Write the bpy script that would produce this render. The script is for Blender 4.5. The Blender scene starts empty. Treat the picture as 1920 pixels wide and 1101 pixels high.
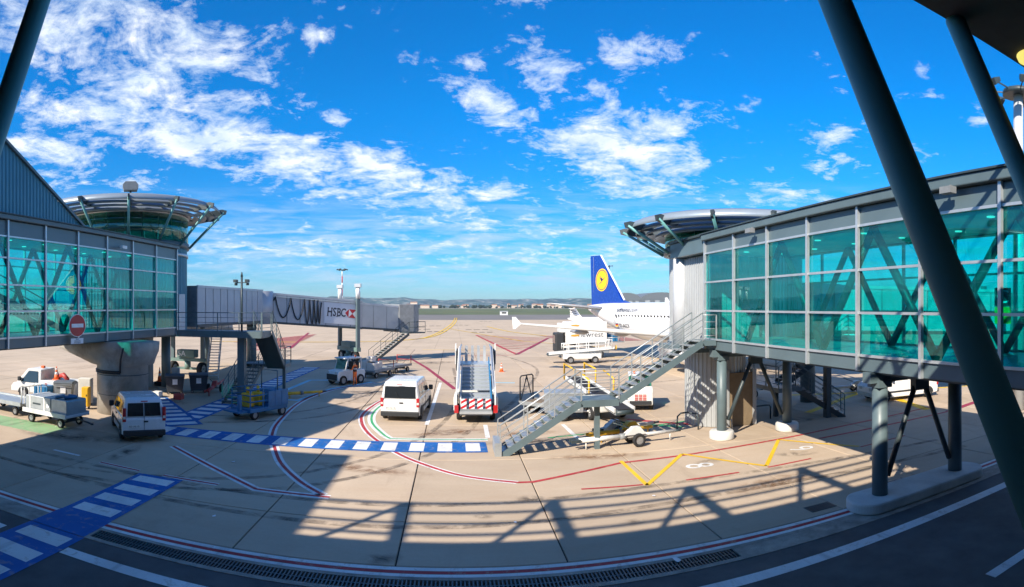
import bpy, bmesh, math, random
from mathutils import Vector, Matrix
random.seed(7)
PI = math.pi
SC = bpy.context.scene
COL = SC.collection

# ------------------------------------------------------------------ camera, sky, sun, exposure
# World: x along the terminal front, y out over the apron, metres. The photograph is a cylindrical panorama.
EYE = 5.6
cd = bpy.data.cameras.new('camera'); cam = bpy.data.objects.new('camera', cd); COL.objects.link(cam)
cam.location = (0, 0, EYE); cam.rotation_euler = (PI / 2, 0, 0)
cd.type = 'PANO'; cd.panorama_type = 'CENTRAL_CYLINDRICAL'
cd.central_cylindrical_range_u_min = -850 / 1070; cd.central_cylindrical_range_u_max = 1070 / 1070
cd.central_cylindrical_range_v_min = -526 / 1070; cd.central_cylindrical_range_v_max = 575 / 1070
cd.central_cylindrical_radius = 1.0
cd.clip_start = 0.05; cd.clip_end = 40000
SC.camera = cam
SC.render.engine = 'CYCLES'
SC.cycles.use_denoising = True
SC.cycles.max_bounces = 8; SC.cycles.transparent_max_bounces = 24; SC.cycles.diffuse_bounces = 3
SC.cycles.glossy_bounces = 3; SC.cycles.sample_clamp_indirect = 6; SC.cycles.caustics_reflective = False; SC.cycles.caustics_refractive = False
SC.view_settings.view_transform = 'Standard'; SC.view_settings.look = 'None'
SC.view_settings.exposure = 0.80; SC.view_settings.gamma = 1.0; SC.view_settings.use_curve_mapping = False

SUN_EL = math.radians(35.0)
SUN_FROM = Vector((-0.695, -0.719))          # the sun stands behind and to the left of the camera
sl = bpy.data.lights.new('sun', 'SUN'); sl.energy = 4.85; sl.angle = math.radians(0.55); sl.color = (1.0, 0.90, 0.76)
sun = bpy.data.objects.new('sun', sl); COL.objects.link(sun)
sun.location = (-30, -30, 40)
sun.rotation_euler = Vector((-SUN_FROM.x * math.cos(SUN_EL), -SUN_FROM.y * math.cos(SUN_EL), -math.sin(SUN_EL))).to_track_quat('-Z', 'Y').to_euler()

class NT:
    """small helper round a node tree"""
    def __init__(s, nt): s.nt = nt; s.n = nt.nodes; s.l = nt.links
    def new(s, t, **kw):
        nd = s.n.new(t)
        for k, v in kw.items(): setattr(nd, k, v)
        return nd
    def put(s, sock, v):
        if isinstance(v, bpy.types.NodeSocket): s.l.new(v, sock)
        elif v is not None: sock.default_value = v
    def math(s, op, a, b=None, c=None, clamp=False):
        nd = s.new('ShaderNodeMath', operation=op, use_clamp=clamp)
        s.put(nd.inputs[0], a); s.put(nd.inputs[1], b); s.put(nd.inputs[2], c)
        return nd.outputs[0]
    def mix(s, f, a, b, blend='MIX'):
        nd = s.new('ShaderNodeMix', data_type='RGBA', blend_type=blend)
        s.put(nd.inputs[0], f); s.put(nd.inputs[6], a); s.put(nd.inputs[7], b)
        return nd.outputs[2]
    def ramp(s, f, p0, p1, c0=(0, 0, 0, 1), c1=(1, 1, 1, 1)):
        nd = s.new('ShaderNodeValToRGB'); s.put(nd.inputs[0], f)
        e = nd.color_ramp.elements; e[0].position = p0; e[1].position = p1; e[0].color = c0; e[1].color = c1
        return nd.outputs[0]
    def noise(s, vec, scale, detail=4, rough=0.5, dist=0.0):
        nd = s.new('ShaderNodeTexNoise'); s.put(nd.inputs['Vector'], vec)
        nd.inputs['Scale'].default_value = scale; nd.inputs['Detail'].default_value = detail
        nd.inputs['Roughness'].default_value = rough; nd.inputs['Distortion'].default_value = dist
        return nd.outputs['Fac']

def make_world():
    w = bpy.data.worlds.new('World'); SC.world = w; w.use_nodes = True
    t = NT(w.node_tree); t.n.clear()
    out = t.new('ShaderNodeOutputWorld'); bg = t.new('ShaderNodeBackground'); t.l.new(bg.outputs[0], out.inputs[0])
    sky = t.new('ShaderNodeTexSky', sky_type='NISHITA', sun_disc=False)
    sky.sun_elevation = SUN_EL; sky.sun_rotation = math.atan2(SUN_FROM.x, SUN_FROM.y)
    sky.air_density = 1.0; sky.dust_density = 0.1; sky.ozone_density = 3.0; sky.altitude = 0
    hs = t.new('ShaderNodeHueSaturation'); hs.inputs['Saturation'].default_value = 1.35; hs.inputs['Hue'].default_value = 0.492
    t.l.new(sky.outputs[0], hs.inputs['Color'])
    tc = t.new('ShaderNodeTexCoord'); nrm = t.new('ShaderNodeVectorMath', operation='NORMALIZE'); t.l.new(tc.outputs['Generated'], nrm.inputs[0])
    sp = t.new('ShaderNodeSeparateXYZ'); t.l.new(nrm.outputs[0], sp.inputs[0])
    x, y, z = sp.outputs
    az = t.math('ARCTAN2', x, y)
    hyp = t.math('SQRT', t.math('ADD', t.math('MULTIPLY', x, x), t.math('MULTIPLY', y, y)))
    el = t.math('DIVIDE', z, t.math('MAXIMUM', hyp, 0.02))
    # noise laid out on a flat cloud deck so that clouds shrink towards the horizon
    zz = t.math('ADD', t.math('MAXIMUM', z, 0.0), 0.16)
    pc = t.new('ShaderNodeCombineXYZ'); t.l.new(t.math('DIVIDE', x, zz), pc.inputs[0]); t.l.new(t.math('DIVIDE', y, zz), pc.inputs[1])
    P = pc.outputs[0]
    n1 = t.noise(P, 4.2, 10, 0.66, 0.5)
    n2 = t.noise(P, 15.0, 8, 0.68, 0.3)
    nn = t.math('ADD', t.math('MULTIPLY', n1, 0.68), t.math('MULTIPLY', n2, 0.32))
    # cloud fields: azimuth, tan(elevation), half length, half height, tilt, weight
    fields = [(-.60, .47, .26, .10, .20, 1.0), (-.52, .39, .22, .045, .20, .95), (-.62, .31, .22, .03, .10, .4), (-.40, .29, .36, .055, .24, 1.15), (-.10, .225, .20, .040, .30, 1.0),
              (-.70, .28, .16, .035, 0, .9), (.05, .20, .09, .03, .1, .75), (-.74, .22, .12, .03, 0, .7), (-.56, .22, .08, .02, 0, .5),
              (.29, .45, .085, .04, 0, .95), (.20, .385, .10, .055, .5, .95), (.30, .27, .15, .075, .12, 1.15), (.08, .36, .09, .03, .4, .75), (.09, .32, .05, .04, 0, .7),
              (.14, .46, .06, .03, .5, .6), (-.235, .475, .04, .018, .2, .75), (.035, .43, .03, .02, 0, .65), (-.20, .325, .022, .014, .4, .6), (-.02, .545, .09, .02, 0, .6),
              (.66, .275, .06, .06, -.5, .62), (.53, .35, .03, .02, 0, .55), (.56, .19, .10, .04, 0, .55), (.82, .42, .03, .03, 0, .5), (.92, .33, .04, .03, 0, .5),
              (-.03, .55, .25, .03, 0, .35), (.05, .145, .16, .03, 0, .62), (.20, .135, .12, .02, 0, .5), (-.25, .10, .35, .035, 0, .6), (.18, .085, .30, .03, 0, .6)]
    tot = None
    for (a, b, ra, rb, th, wt) in fields:
        dx = t.math('SUBTRACT', az, a); dy = t.math('SUBTRACT', el, b)
        c, s_ = math.cos(th), math.sin(th)
        u = t.math('MULTIPLY_ADD', dx, c / ra, t.math('MULTIPLY', dy, -s_ / ra))
        v = t.math('MULTIPLY_ADD', dx, s_ / rb, t.math('MULTIPLY', dy, c / rb))
        r2 = t.math('ADD', t.math('MULTIPLY', u, u), t.math('MULTIPLY', v, v))
        g = t.math('MULTIPLY', t.math('EXPONENT', t.math('MULTIPLY', r2, -0.8)), wt)
        tot = g if tot is None else t.math('MAXIMUM', tot, g)
    # behind the frame the sky carries on with the same broken cloud
    far = t.ramp(t.math('ABSOLUTE', az), 1.05 / 3.2, 1.35 / 3.2); far_s = t.math('MULTIPLY', t.ramp(t.math('DIVIDE', t.math('ABSOLUTE', az), 3.2), .33, .42), .48)
    tot = t.math('MAXIMUM', tot, far_s)
    dens = t.math('ADD', t.math('MULTIPLY', tot, 0.36), t.math('MULTIPLY', t.math('SUBTRACT', nn, 0.50), 1.75))
    cl = t.ramp(dens, 0.16, 0.43)
    cl = t.math('MULTIPLY', cl, t.ramp(z, 0.02, 0.09))
    # thin streaks near the horizon
    sc = t.new('ShaderNodeCombineXYZ'); t.l.new(t.math('MULTIPLY', az, 5.0), sc.inputs[0]); t.l.new(t.math('MULTIPLY', el, 42.0), sc.inputs[1])
    st = t.noise(sc.outputs[0], 1.6, 7, 0.62, 0.5)
    band = t.math('MULTIPLY', t.ramp(el, 0.0, 0.05), t.ramp(el, 0.12, 0.22, (1, 1, 1, 1), (0, 0, 0, 1)))
    stf = t.math('MULTIPLY', t.math('MULTIPLY', t.ramp(st, 0.40, 0.70), band), 0.95)
    shade = t.ramp(t.noise(P, 5.0, 6, 0.6, 0.3), 0.30, 0.62, (3.4, 4.3, 5.5, 1), (5.9, 6.1, 6.3, 1))
    deep = t.mix(t.ramp(el, 0.0, 0.34), (0.27, 0.47, 0.72, 1), (0.03, 0.70, 1.03, 1))
    base = t.mix(1.0, hs.outputs[0], deep, 'MULTIPLY')
    c1 = t.mix(t.math('MULTIPLY', stf, .85), base, (3.2, 4.1, 5.1, 1))
    c2 = t.mix(t.math('MULTIPLY', cl, 0.93), c1, shade)
    t.l.new(c2, bg.inputs[0]); bg.inputs[1].default_value = 0.115
make_world()

# ------------------------------------------------------------------ materials
MATS = {}
def mat(name, col, rough=0.6, metal=0.0, var=0.12, vscale=3.0, bump=0.0, bscale=40.0, rand=0.0, coat=0.0, spec=0.5, dirt=None, dscale=1.2, damt=0.5, emit=None, coords='Object'):
    m = bpy.data.materials.new(name); m.use_nodes = True; t = NT(m.node_tree)
    b = t.n['Principled BSDF']; tc = t.new('ShaderNodeTexCoord').outputs[coords]
    c = (col[0], col[1], col[2], 1)
    n = t.noise(tc, vscale, 6, 0.6)
    lo = tuple(v * (1 - var) for v in col) + (1,); hi = tuple(min(1, v * (1 + var)) for v in col) + (1,)
    cc = t.ramp(n, 0.3, 0.7, lo, hi)
    if dirt:
        dn = t.noise(tc, dscale, 8, 0.68, 0.4)
        cc = t.mix(t.math('MULTIPLY', t.ramp(dn, 0.5, 0.72), damt), cc, (*dirt, 1))
    if rand:
        oi = t.new('ShaderNodeObjectInfo').outputs['Random']
        f = t.math('MULTIPLY_ADD', oi, 2 * rand, 1 - rand)
        hv = t.new('ShaderNodeHueSaturation'); t.l.new(cc, hv.inputs['Color']); t.l.new(f, hv.inputs['Value']); cc = hv.outputs[0]
    t.l.new(cc, b.inputs['Base Color'])
    b.inputs['Metallic'].default_value = metal; b.inputs['Specular IOR Level'].default_value = spec
    rn = t.math('MULTIPLY_ADD', t.noise(tc, vscale * 2.3, 4, 0.6), 0.24, rough - 0.12, clamp=True); t.l.new(rn, b.inputs['Roughness'])
    if coat: b.inputs['Coat Weight'].default_value = coat; b.inputs['Coat Roughness'].default_value = 0.08
    if bump:
        bp = t.new('ShaderNodeBump'); bp.inputs['Strength'].default_value = bump; bp.inputs['Distance'].default_value = 0.02
        t.l.new(t.noise(tc, bscale, 6, 0.6), bp.inputs['Height']); t.l.new(bp.outputs[0], b.inputs['Normal'])
    if emit: b.inputs['Emission Color'].default_value = (*emit[:3], 1); b.inputs['Emission Strength'].default_value = emit[3]
    MATS[name] = m
    return m

def glass(name, tint, refl=0.06, rough=0.01, opac=0.0, body=(0.0, 0.2, 0.2)):
    """architectural pane: tinted see-through with a fresnel mirror, optionally part opaque"""
    m = bpy.data.materials.new(name); m.use_nodes = True; t = NT(m.node_tree); t.n.clear()
    out = t.new('ShaderNodeOutputMaterial')
    tr = t.new('ShaderNodeBsdfTransparent'); tr.inputs[0].default_value = (*tint, 1)
    gl = t.new('ShaderNodeBsdfGlossy'); gl.inputs['Roughness'].default_value = rough; gl.inputs['Color'].default_value = (0.75, 1.0, 0.97, 1)
    df = t.new('ShaderNodeBsdfDiffuse'); df.inputs[0].default_value = (*body, 1)
    tcn = t.new('ShaderNodeNewGeometry').outputs['Position']; rnd_ = t.new('ShaderNodeObjectInfo').outputs['Random']
    dirt = t.math('MULTIPLY', t.math('MULTIPLY_ADD', t.ramp(t.noise(tcn, 1.1, 6, 0.6), .35, .75), opac * .9, opac * .55), t.math('MULTIPLY_ADD', rnd_, 1.6, .3))
    tv = t.mix(rnd_, (*[v * .88 for v in tint], 1), (*tint, 1)); t.l.new(tv, tr.inputs[0])
    m0 = t.new('ShaderNodeMixShader'); t.l.new(dirt, m0.inputs[0]); t.l.new(tr.outputs[0], m0.inputs[1]); t.l.new(df.outputs[0], m0.inputs[2])
    lw = t.new('ShaderNodeLayerWeight'); lw.inputs[0].default_value = 0.5
    # Schlick with a raised base for coated glass
    f = t.math('MULTIPLY_ADD', t.math('POWER', lw.outputs['Facing'], 4.0), 0.9 - refl, refl, clamp=True)
    wv = t.new('ShaderNodeBump'); wv.inputs['Strength'].default_value = 0.02; wv.inputs['Distance'].default_value = 0.02
    t.l.new(t.noise(tcn, 0.9, 2, 0.4), wv.inputs['Height']); t.l.new(wv.outputs[0], gl.inputs['Normal'])
    mx = t.new('ShaderNodeMixShader'); t.l.new(f, mx.inputs[0]); t.l.new(m0.outputs[0], mx.inputs[1]); t.l.new(gl.outputs[0], mx.inputs[2])
    t.l.new(mx.outputs[0], out.inputs[0]); MATS[name] = m
    return m

def concrete_ground(name, base, dark, joints=False):
    m = bpy.data.materials.new(name); m.use_nodes = True; t = NT(m.node_tree); b = t.n['Principled BSDF']
    g = t.new('ShaderNodeNewGeometry').outputs['Position']
    mp = t.new('ShaderNodeMapping'); mp.inputs['Scale'].default_value = (0.25, 1.0, 1.0); t.l.new(g, mp.inputs[0])
    mp2 = t.new('ShaderNodeMapping'); mp2.inputs['Scale'].default_value = (0.9, 0.35, 1.0); t.l.new(g, mp2.inputs[0])
    n1 = t.noise(g, 0.16, 8, 0.62, 0.3); n2 = t.noise(mp.outputs[0], 1.3, 7, 0.65); n3 = t.noise(g, 9.0, 5, 0.7); n4 = t.noise(mp2.outputs[0], 0.30, 9, 0.7, 0.6)
    c = t.ramp(n1, 0.32, 0.68, (*[v * .86 for v in base], 1), (*[v * 1.08 for v in base], 1))
    c = t.mix(t.math('MULTIPLY', t.ramp(n2, 0.42, 0.75), 0.32), c, (base[0] * .80, base[1] * .68, base[2] * .58, 1))
    c = t.mix(t.math('MULTIPLY', t.ramp(n4, 0.54, 0.70), 0.55), c, (*dark, 1))
    c = t.mix(t.math('MULTIPLY', t.ramp(n3, 0.30, 0.75), 0.22), c, (base[0] * .62, base[1] * .62, base[2] * .62, 1))
    sp = t.ramp(t.noise(g, 2.1, 10, 0.78, 0.5), 0.70, 0.735)
    c = t.mix(t.math('MULTIPLY', sp, 0.7), c, (dark[0] * .45, dark[1] * .42, dark[2] * .4, 1))
    if joints:
        s = t.new('ShaderNodeSeparateXYZ'); t.l.new(g, s.inputs[0])
        jx = t.math('PINGPONG', t.math('ADD', s.outputs[0], 497.5), 1.875); jy = t.math('PINGPONG', t.math('ADD', s.outputs[1], 497.2), 3.0)
        j = t.math('MINIMUM', jx, jy); c = t.mix(t.math('MULTIPLY', t.math('LESS_THAN', j, 0.03), .5), c, (*[v * .4 for v in base], 1))
    else:
        oi = t.new('ShaderNodeObjectInfo').outputs['Random']; hv = t.new('ShaderNodeHueSaturation')
        t.l.new(c, hv.inputs['Color']); t.l.new(t.math('MULTIPLY_ADD', oi, .17, .905), hv.inputs['Value']); c = hv.outputs[0]
    t.l.new(c, b.inputs['Base Color']); b.inputs['Roughness'].default_value = 0.85; b.inputs['Specular IOR Level'].default_value = 0.25
    bp = t.new('ShaderNodeBump'); bp.inputs['Strength'].default_value = 0.25; bp.inputs['Distance'].default_value = 0.01
    t.l.new(t.noise(g, 30, 6, 0.7), bp.inputs['Height']); t.l.new(bp.outputs[0], b.inputs['Normal'])
    MATS[name] = m

def paint(name, col, worn=0.35, under=(.38, .31, .23)):
    m = bpy.data.materials.new(name); m.use_nodes = True; t = NT(m.node_tree); b = t.n['Principled BSDF']
    g = t.new('ShaderNodeNewGeometry').outputs['Position']
    n = t.noise(g, 3.2, 9, 0.72, 0.3); n2 = t.noise(g, 0.8, 5, 0.6)
    c = t.ramp(n2, .3, .7, (*[v * .82 for v in col], 1), (*[min(1, v * 1.1) for v in col], 1))
    c = t.mix(t.math('MULTIPLY', t.ramp(n, 0.54, 0.64), worn), c, (*under, 1))
    mp = t.new('ShaderNodeMapping'); mp.inputs['Scale'].default_value = (1.0, .12, 1); mp.inputs['Rotation'].default_value = (0, 0, .5); t.l.new(g, mp.inputs[0])
    c = t.mix(t.math('MULTIPLY', t.ramp(t.noise(mp.outputs[0], 2.2, 7, .7), .54, .70), worn * .9), c, (*[v * .35 for v in col], 1))
    t.l.new(c, b.inputs['Base Color']); b.inputs['Roughness'].default_value = 0.65; b.inputs['Specular IOR Level'].default_value = 0.3
    MATS[name] = m

concrete_ground('slab_concrete', (.52, .415, .305), (.30, .225, .16))
concrete_ground('apron_concrete', (.52, .415, .30), (.33, .26, .19), joints=True)
mat('joint_dark', (.030, .027, .024), .9)
mat('asphalt', (.098, .095, .093), .9, var=.25, vscale=1.2, bump=.5, bscale=60, dirt=(.075, .07, .066), dscale=.5, coords='Object')
mat('gutter_concrete', (.34, .30, .25), .9, var=.3, vscale=2.0, bump=.6, bscale=22, dirt=(.16, .14, .12), dscale=1.6, damt=.8)
mat('taxiway_asphalt', (.17, .155, .14), .9, var=.15, vscale=.05, dirt=(.10, .095, .09), dscale=.03)
mat('grass', (.085, .105, .035), .95, var=.45, vscale=.02, dirt=(.19, .16, .07), dscale=.012, damt=.7)
mat('plain', (.12, .13, .06), .95, var=.3, vscale=.004, dirt=(.22, .19, .11), dscale=.003, damt=.6)
paint('paint_blue', (.012, .12, .39), .5); paint('paint_white', (.74, .74, .72), .55); paint('paint_red', (.44, .04, .045), .5)
paint('paint_green', (.05, .36, .14), .3); paint('paint_yellow', (.80, .50, .02), .35); paint('paint_cyan', (.30, .60, .72), .4); paint('paint_pink', (.62, .22, .18), .5); paint('paint_darkred', (.30, .03, .06), .25)
paint('paint_oldgreen', (.26, .42, .22), 1.0); paint('paint_black', (.03, .03, .03), .5)
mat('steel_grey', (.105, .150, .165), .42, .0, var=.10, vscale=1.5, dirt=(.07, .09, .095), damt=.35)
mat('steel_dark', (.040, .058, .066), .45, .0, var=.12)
mat('tube_dark', (.13, .34, .34), .50, .0, var=.08, vscale=1.0)
mat('aluminium', (.55, .58, .60), .38, .55, var=.08, dirt=(.35, .36, .36), damt=.3)
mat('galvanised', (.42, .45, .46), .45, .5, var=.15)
mat('spandrel', (.115, .165, .185), .35, .1, var=.08, vscale=.6)
mat('cladding', (.44, .46, .47), .42, .35, var=.07, vscale=.8, dirt=(.30, .31, .31), damt=.3)
mat('cladding_blue', (.07, .22, .30), .42, .2, var=.08, vscale=.8)
mat('blade', (.27, .32, .365), .42, .3, var=.03)
mat('white_clad', (.52, .54, .56), .45, .1, var=.05)
mat('pier_concrete', (.40, .37, .32), .85, var=.22, vscale=.9, bump=.6, bscale=18, dirt=(.16, .135, .11), dscale=.7, damt=.85)
mat('island_concrete', (.62, .61, .57), .8, var=.12, vscale=1.2, bump=.3, dirt=(.38, .36, .33), dscale=.9)
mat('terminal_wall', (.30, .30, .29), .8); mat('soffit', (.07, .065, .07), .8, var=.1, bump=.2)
mat('floor_inside', (.30, .34, .34), .3); mat('ceiling_inside', (.55, .60, .60), .7)
mat('lamp_glow', (.8, .8, .7), .4, emit=(1, .95, .8, .6)); mat('lamp_amber', (.60, .50, .10), .4, emit=(1, .85, .2, .55))
glass('glass_teal', (.20, 1.0, .97), .07, .006, .05, (.02, .5, .52))
glass('glass_drum', (.20, .62, .55), .10, .01, .12, (.01, .10, .09))
mat('car_glass', (.018, .022, .026), .08, var=.1, spec=.9, coat=.6)
mat('white_paint', (.72, .72, .71), .28, var=.04, vscale=1.0, coat=.35, dirt=(.50, .47, .42), dscale=1.4, damt=.25)
mat('pale_paint', (.66, .68, .70), .26, var=.04, vscale=1.0, coat=.35)
mat('rubber', (.018, .018, .019), .85, var=.3, vscale=8); mat('rim', (.36, .37, .38), .4, .6)
mat('plastic_black', (.022, .024, .027), .6); mat('plastic_charcoal', (.045, .055, .07), .55, var=.2)
mat('lamp_red', (.42, .012, .015), .2, coat=.5); mat('lamp_clear', (.65, .65, .6), .15, coat=.5); mat('plate_white', (.72, .72, .68), .5)
mat('gse_blue', (.02, .16, .34), .45, var=.15, dirt=(.05, .10, .16)); mat('gse_yellow', (.74, .43, .02), .5, var=.12, dirt=(.35, .22, .05)); mat('gse_white', (.68, .68, .66), .45, var=.06, vscale=1.5, dirt=(.42, .39, .34), dscale=2.0, damt=.45)
mat('gse_red', (.42, .05, .04), .5, var=.15); mat('gse_grey', (.22, .235, .245), .5, var=.15, dirt=(.12, .12, .12)); mat('belt', (.022, .022, .024), .75); mat('gse_green', (.14, .22, .20), .5)
mat('cone_orange', (.80, .14, .03), .55); mat('reflective_white', (.82, .82, .80), .4); mat('tarp_dark', (.05, .05, .055), .6, var=.3, vscale=6)
mat('air_white', (.80, .80, .80), .22, var=.02, vscale=.4, coat=.4); mat('air_grey', (.40, .40, .40), .35, .2, var=.06); mat('fin_blue', (.004, .040, .29), .25, coat=.4); mat('logo_yellow', (.90, .50, .01), .35); mat('logo_blue', (.01, .02, .12), .4)
mat('wing_grey', (.52, .53, .54), .35, var=.05, vscale=.5); mat('engine_metal', (.55, .55, .56), .3, .7); mat('text_dark', (.03, .035, .05), .5); mat('text_blue', (.02, .06, .3), .5); mat('sign_red', (.50, .015, .025), .4); mat('sign_white', (.80, .80, .80), .4); mat('hsbc_panel', (.66, .68, .72), .4, var=.03)
mat('bridge_wall', (.46, .47, .50), .45, .1, var=.06, vscale=.7, dirt=(.33, .33, .35), damt=.35); mat('catering_gold', (.52, .27, .03), .5)
mat('skin', (.45, .27, .19), .6); mat('hivis', (.90, .17, .02), .6, var=.1); mat('vest_dark', (.06, .035, .03), .7); mat('hair', (.03, .02, .015), .7); mat('shoe', (.03, .03, .03), .6)
mat('wood', (.19, .14, .085), .7); mat('cardboard', (.62, .56, .50), .7, rand=.12); mat('bin_lid', (.10, .12, .14), .5)
mat('hill', (.022, .062, .056), .95, var=.55, vscale=.009, dirt=(.50, .47, .40), dscale=.011, damt=.9); mat('tree_far', (.018, .032, .018), .95, var=.4, vscale=.08)
mat('house_wall', (.62, .50, .40), .8, rand=.18); mat('house_roof', (.34, .15, .09), .8, rand=.1); mat('hangar_metal', (.17, .185, .20), .5, .2); mat('hangar_light', (.36, .38, .40), .5)

def stain(name, col, amount, radial):
    """dirt lying on the concrete: a soft-edged film that lets the slab show through"""
    m = bpy.data.materials.new(name); m.use_nodes = True; t = NT(m.node_tree); b = t.n['Principled BSDF']; out = t.n['Material Output']
    b.inputs['Base Color'].default_value = (*col, 1); b.inputs['Roughness'].default_value = .7
    g = t.new('ShaderNodeNewGeometry').outputs['Position']; a = t.ramp(t.noise(g, 1.7 if radial else 1.1, 9, .72, .8), .40, .68)
    if radial:
        ln = t.new('ShaderNodeVectorMath', operation='LENGTH'); t.l.new(t.new('ShaderNodeTexCoord').outputs['Object'], ln.inputs[0]); a = t.math('MULTIPLY', a, t.ramp(ln.outputs['Value'], .15, 1.0, (1, 1, 1, 1), (0, 0, 0, 1)))
    tr = t.new('ShaderNodeBsdfTransparent'); mx = t.new('ShaderNodeMixShader'); t.l.new(t.math('MULTIPLY', a, amount), mx.inputs[0]); t.l.new(tr.outputs[0], mx.inputs[1]); t.l.new(b.outputs[0], mx.inputs[2]); t.l.new(mx.outputs[0], out.inputs[0]); MATS[name] = m
stain('stain_oil', (.04, .034, .03), .9, True); stain('stain_rust', (.24, .11, .04), .9, True); stain('stain_tyre', (.05, .045, .042), .6, False)

# ------------------------------------------------------------------ mesh builder
class B:
    def __init__(s): s.v = []; s.f = []; s.sm = []
    def _add(s, vs, fs, smooth=False):
        o = len(s.v); s.v += [tuple(p) for p in vs]; s.f += [tuple(i + o for i in q) for q in fs]; s.sm += [smooth] * len(fs); return s
    def box(s, x0, x1, y0, y1, z0, z1):
        return s._add([(x0, y0, z0), (x1, y0, z0), (x1, y1, z0), (x0, y1, z0), (x0, y0, z1), (x1, y0, z1), (x1, y1, z1), (x0, y1, z1)],
                      [(0, 3, 2, 1), (4, 5, 6, 7), (0, 1, 5, 4), (1, 2, 6, 5), (2, 3, 7, 6), (3, 0, 4, 7)])
    def cbox(s, c, sz): return s.box(c[0] - sz[0] / 2, c[0] + sz[0] / 2, c[1] - sz[1] / 2, c[1] + sz[1] / 2, c[2] - sz[2] / 2, c[2] + sz[2] / 2)
    def beam(s, p0, p1, w, h, up=(0, 0, 1)):
        p0 = Vector(p0); p1 = Vector(p1); d = (p1 - p0).normalized(); u = Vector(up)
        if abs(d.dot(u)) > .99: u = Vector((0, 1, 0))
        a = d.cross(u).normalized() * (w / 2); b = a.cross(d).normalized() * (h / 2)
        q = [p + x for p in (p0, p1) for x in (-a - b, a - b, a + b, -a + b)]
        return s._add(q, [(3, 2, 1, 0), (4, 5, 6, 7), (0, 1, 5, 4), (1, 2, 6, 5), (2, 3, 7, 6), (3, 0, 4, 7)])
    def cyl(s, p0, p1, r0, r1=None, n=12):
        r1 = r0 if r1 is None else r1; p0 = Vector(p0); p1 = Vector(p1); d = (p1 - p0).normalized()
        u = Vector((0, 0, 1)) if abs(d.z) < .95 else Vector((1, 0, 0)); a = d.cross(u).normalized(); b = d.cross(a)
        v = []
        for p, r in ((p0, r0), (p1, r1)):
            for i in range(n):
                t = 2 * PI * i / n; v.append(p + (a * math.cos(t) + b * math.sin(t)) * r)
        o = len(s.v); s._add(v, [(i, i + n, (i + 1) % n + n, (i + 1) % n) for i in range(n)], True)
        s.f += [tuple(o + i for i in range(n)), tuple(o + n + i for i in reversed(range(n)))]; s.sm += [False, False]
        return s
    def tube(s, pts, r, n=6):
        pts = [Vector(p) for p in pts]; rings = []; a = None
        for i, p in enumerate(pts):
            d = ((pts[min(i + 1, len(pts) - 1)] - p).normalized() + (p - pts[max(i - 1, 0)]).normalized())
            d = d.normalized() if d.length > 1e-6 else Vector((0, 0, 1))
            if a is None:
                u = Vector((0, 0, 1)) if abs(d.z) < .9 else Vector((1, 0, 0)); a = d.cross(u).normalized()
            a = (a - d * a.dot(d)).normalized(); b = d.cross(a)
            k = 1.0
            if 0 < i < len(pts) - 1: k = 1 / max(.5, d.dot((pts[i + 1] - p).normalized()))
            rings.append([p + (a * math.cos(2 * PI * j / n) + b * math.sin(2 * PI * j / n)) * r * k for j in range(n)])
        v = [q for g in rings for q in g]; f = []
        for i in range(len(pts) - 1):
            for j in range(n): f.append((i * n + j, i * n + (j + 1) % n, (i + 1) * n + (j + 1) % n, (i + 1) * n + j))
        o = len(s.v); s._add(v, f, True)
        s.f += [tuple(o + j for j in reversed(range(n))), tuple(o + (len(pts) - 1) * n + j for j in range(n))]; s.sm += [False, False]
        return s
    def prism(s, poly, axis, a, b):
        """polygon (two coordinates) swept along axis x, y or z from a to b"""
        n = len(poly)
        def P(q, t): return {'x': (t, q[0], q[1]), 'y': (q[0], t, q[1]), 'z': (q[0], q[1], t)}[axis]
        return s._add([P(q, a) for q in poly] + [P(q, b) for q in poly],
                      [tuple(range(n)), tuple(reversed(range(n, 2 * n)))] + [(i + n, (i + 1) % n + n, (i + 1) % n, i) for i in range(n)])
    def taper(s, poly, y0, y1, y0t, y1t, z0, z1):
        """side profile (x, z) between y0 and y1, drawn in towards y0t..y1t as z goes from z0 to z1"""
        n = len(poly)
        def k(z): return min(1, max(0, (z - z0) / (z1 - z0)))
        v = [(x, y0 + (y0t - y0) * k(z), z) for x, z in poly] + [(x, y1 + (y1t - y1) * k(z), z) for x, z in poly]
        return s._add(v, [tuple(range(n)), tuple(reversed(range(n, 2 * n)))] + [(i + n, (i + 1) % n + n, (i + 1) % n, i) for i in range(n)])
    def lathe(s, prof, n=32, cx=0, cy=0, a0=0, a1=2 * PI, smooth=True, close=False):
        full = abs(a1 - a0 - 2 * PI) < 1e-6; m = n if full else n + 1; v = []
        for i in range(m):
            t = a0 + (a1 - a0) * i / n
            for r, z in prof: v.append((cx + r * math.cos(t), cy + r * math.sin(t), z))
        k = len(prof); f = []
        for i in range(n):
            j = (i + 1) % m
            for q in range(k if close else k - 1):
                q2 = (q + 1) % k; f.append((i * k + q, j * k + q, j * k + q2, i * k + q2))
        return s._add(v, f, smooth)
    def loft(s, rings, smooth=True, cap=True):
        n = len(rings[0]); v = [p for r in rings for p in r]; f = []
        for i in range(len(rings) - 1):
            for j in range(n): f.append((i * n + j, i * n + (j + 1) % n, (i + 1) * n + (j + 1) % n, (i + 1) * n + j))
        o = len(s.v); s._add(v, f, smooth)
        if cap: s.f += [tuple(o + j for j in reversed(range(n))), tuple(o + (len(rings) - 1) * n + j for j in range(n))]; s.sm += [False, False]
        return s
    def quad(s, *p): return s._add(p, [tuple(range(len(p)))])
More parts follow.
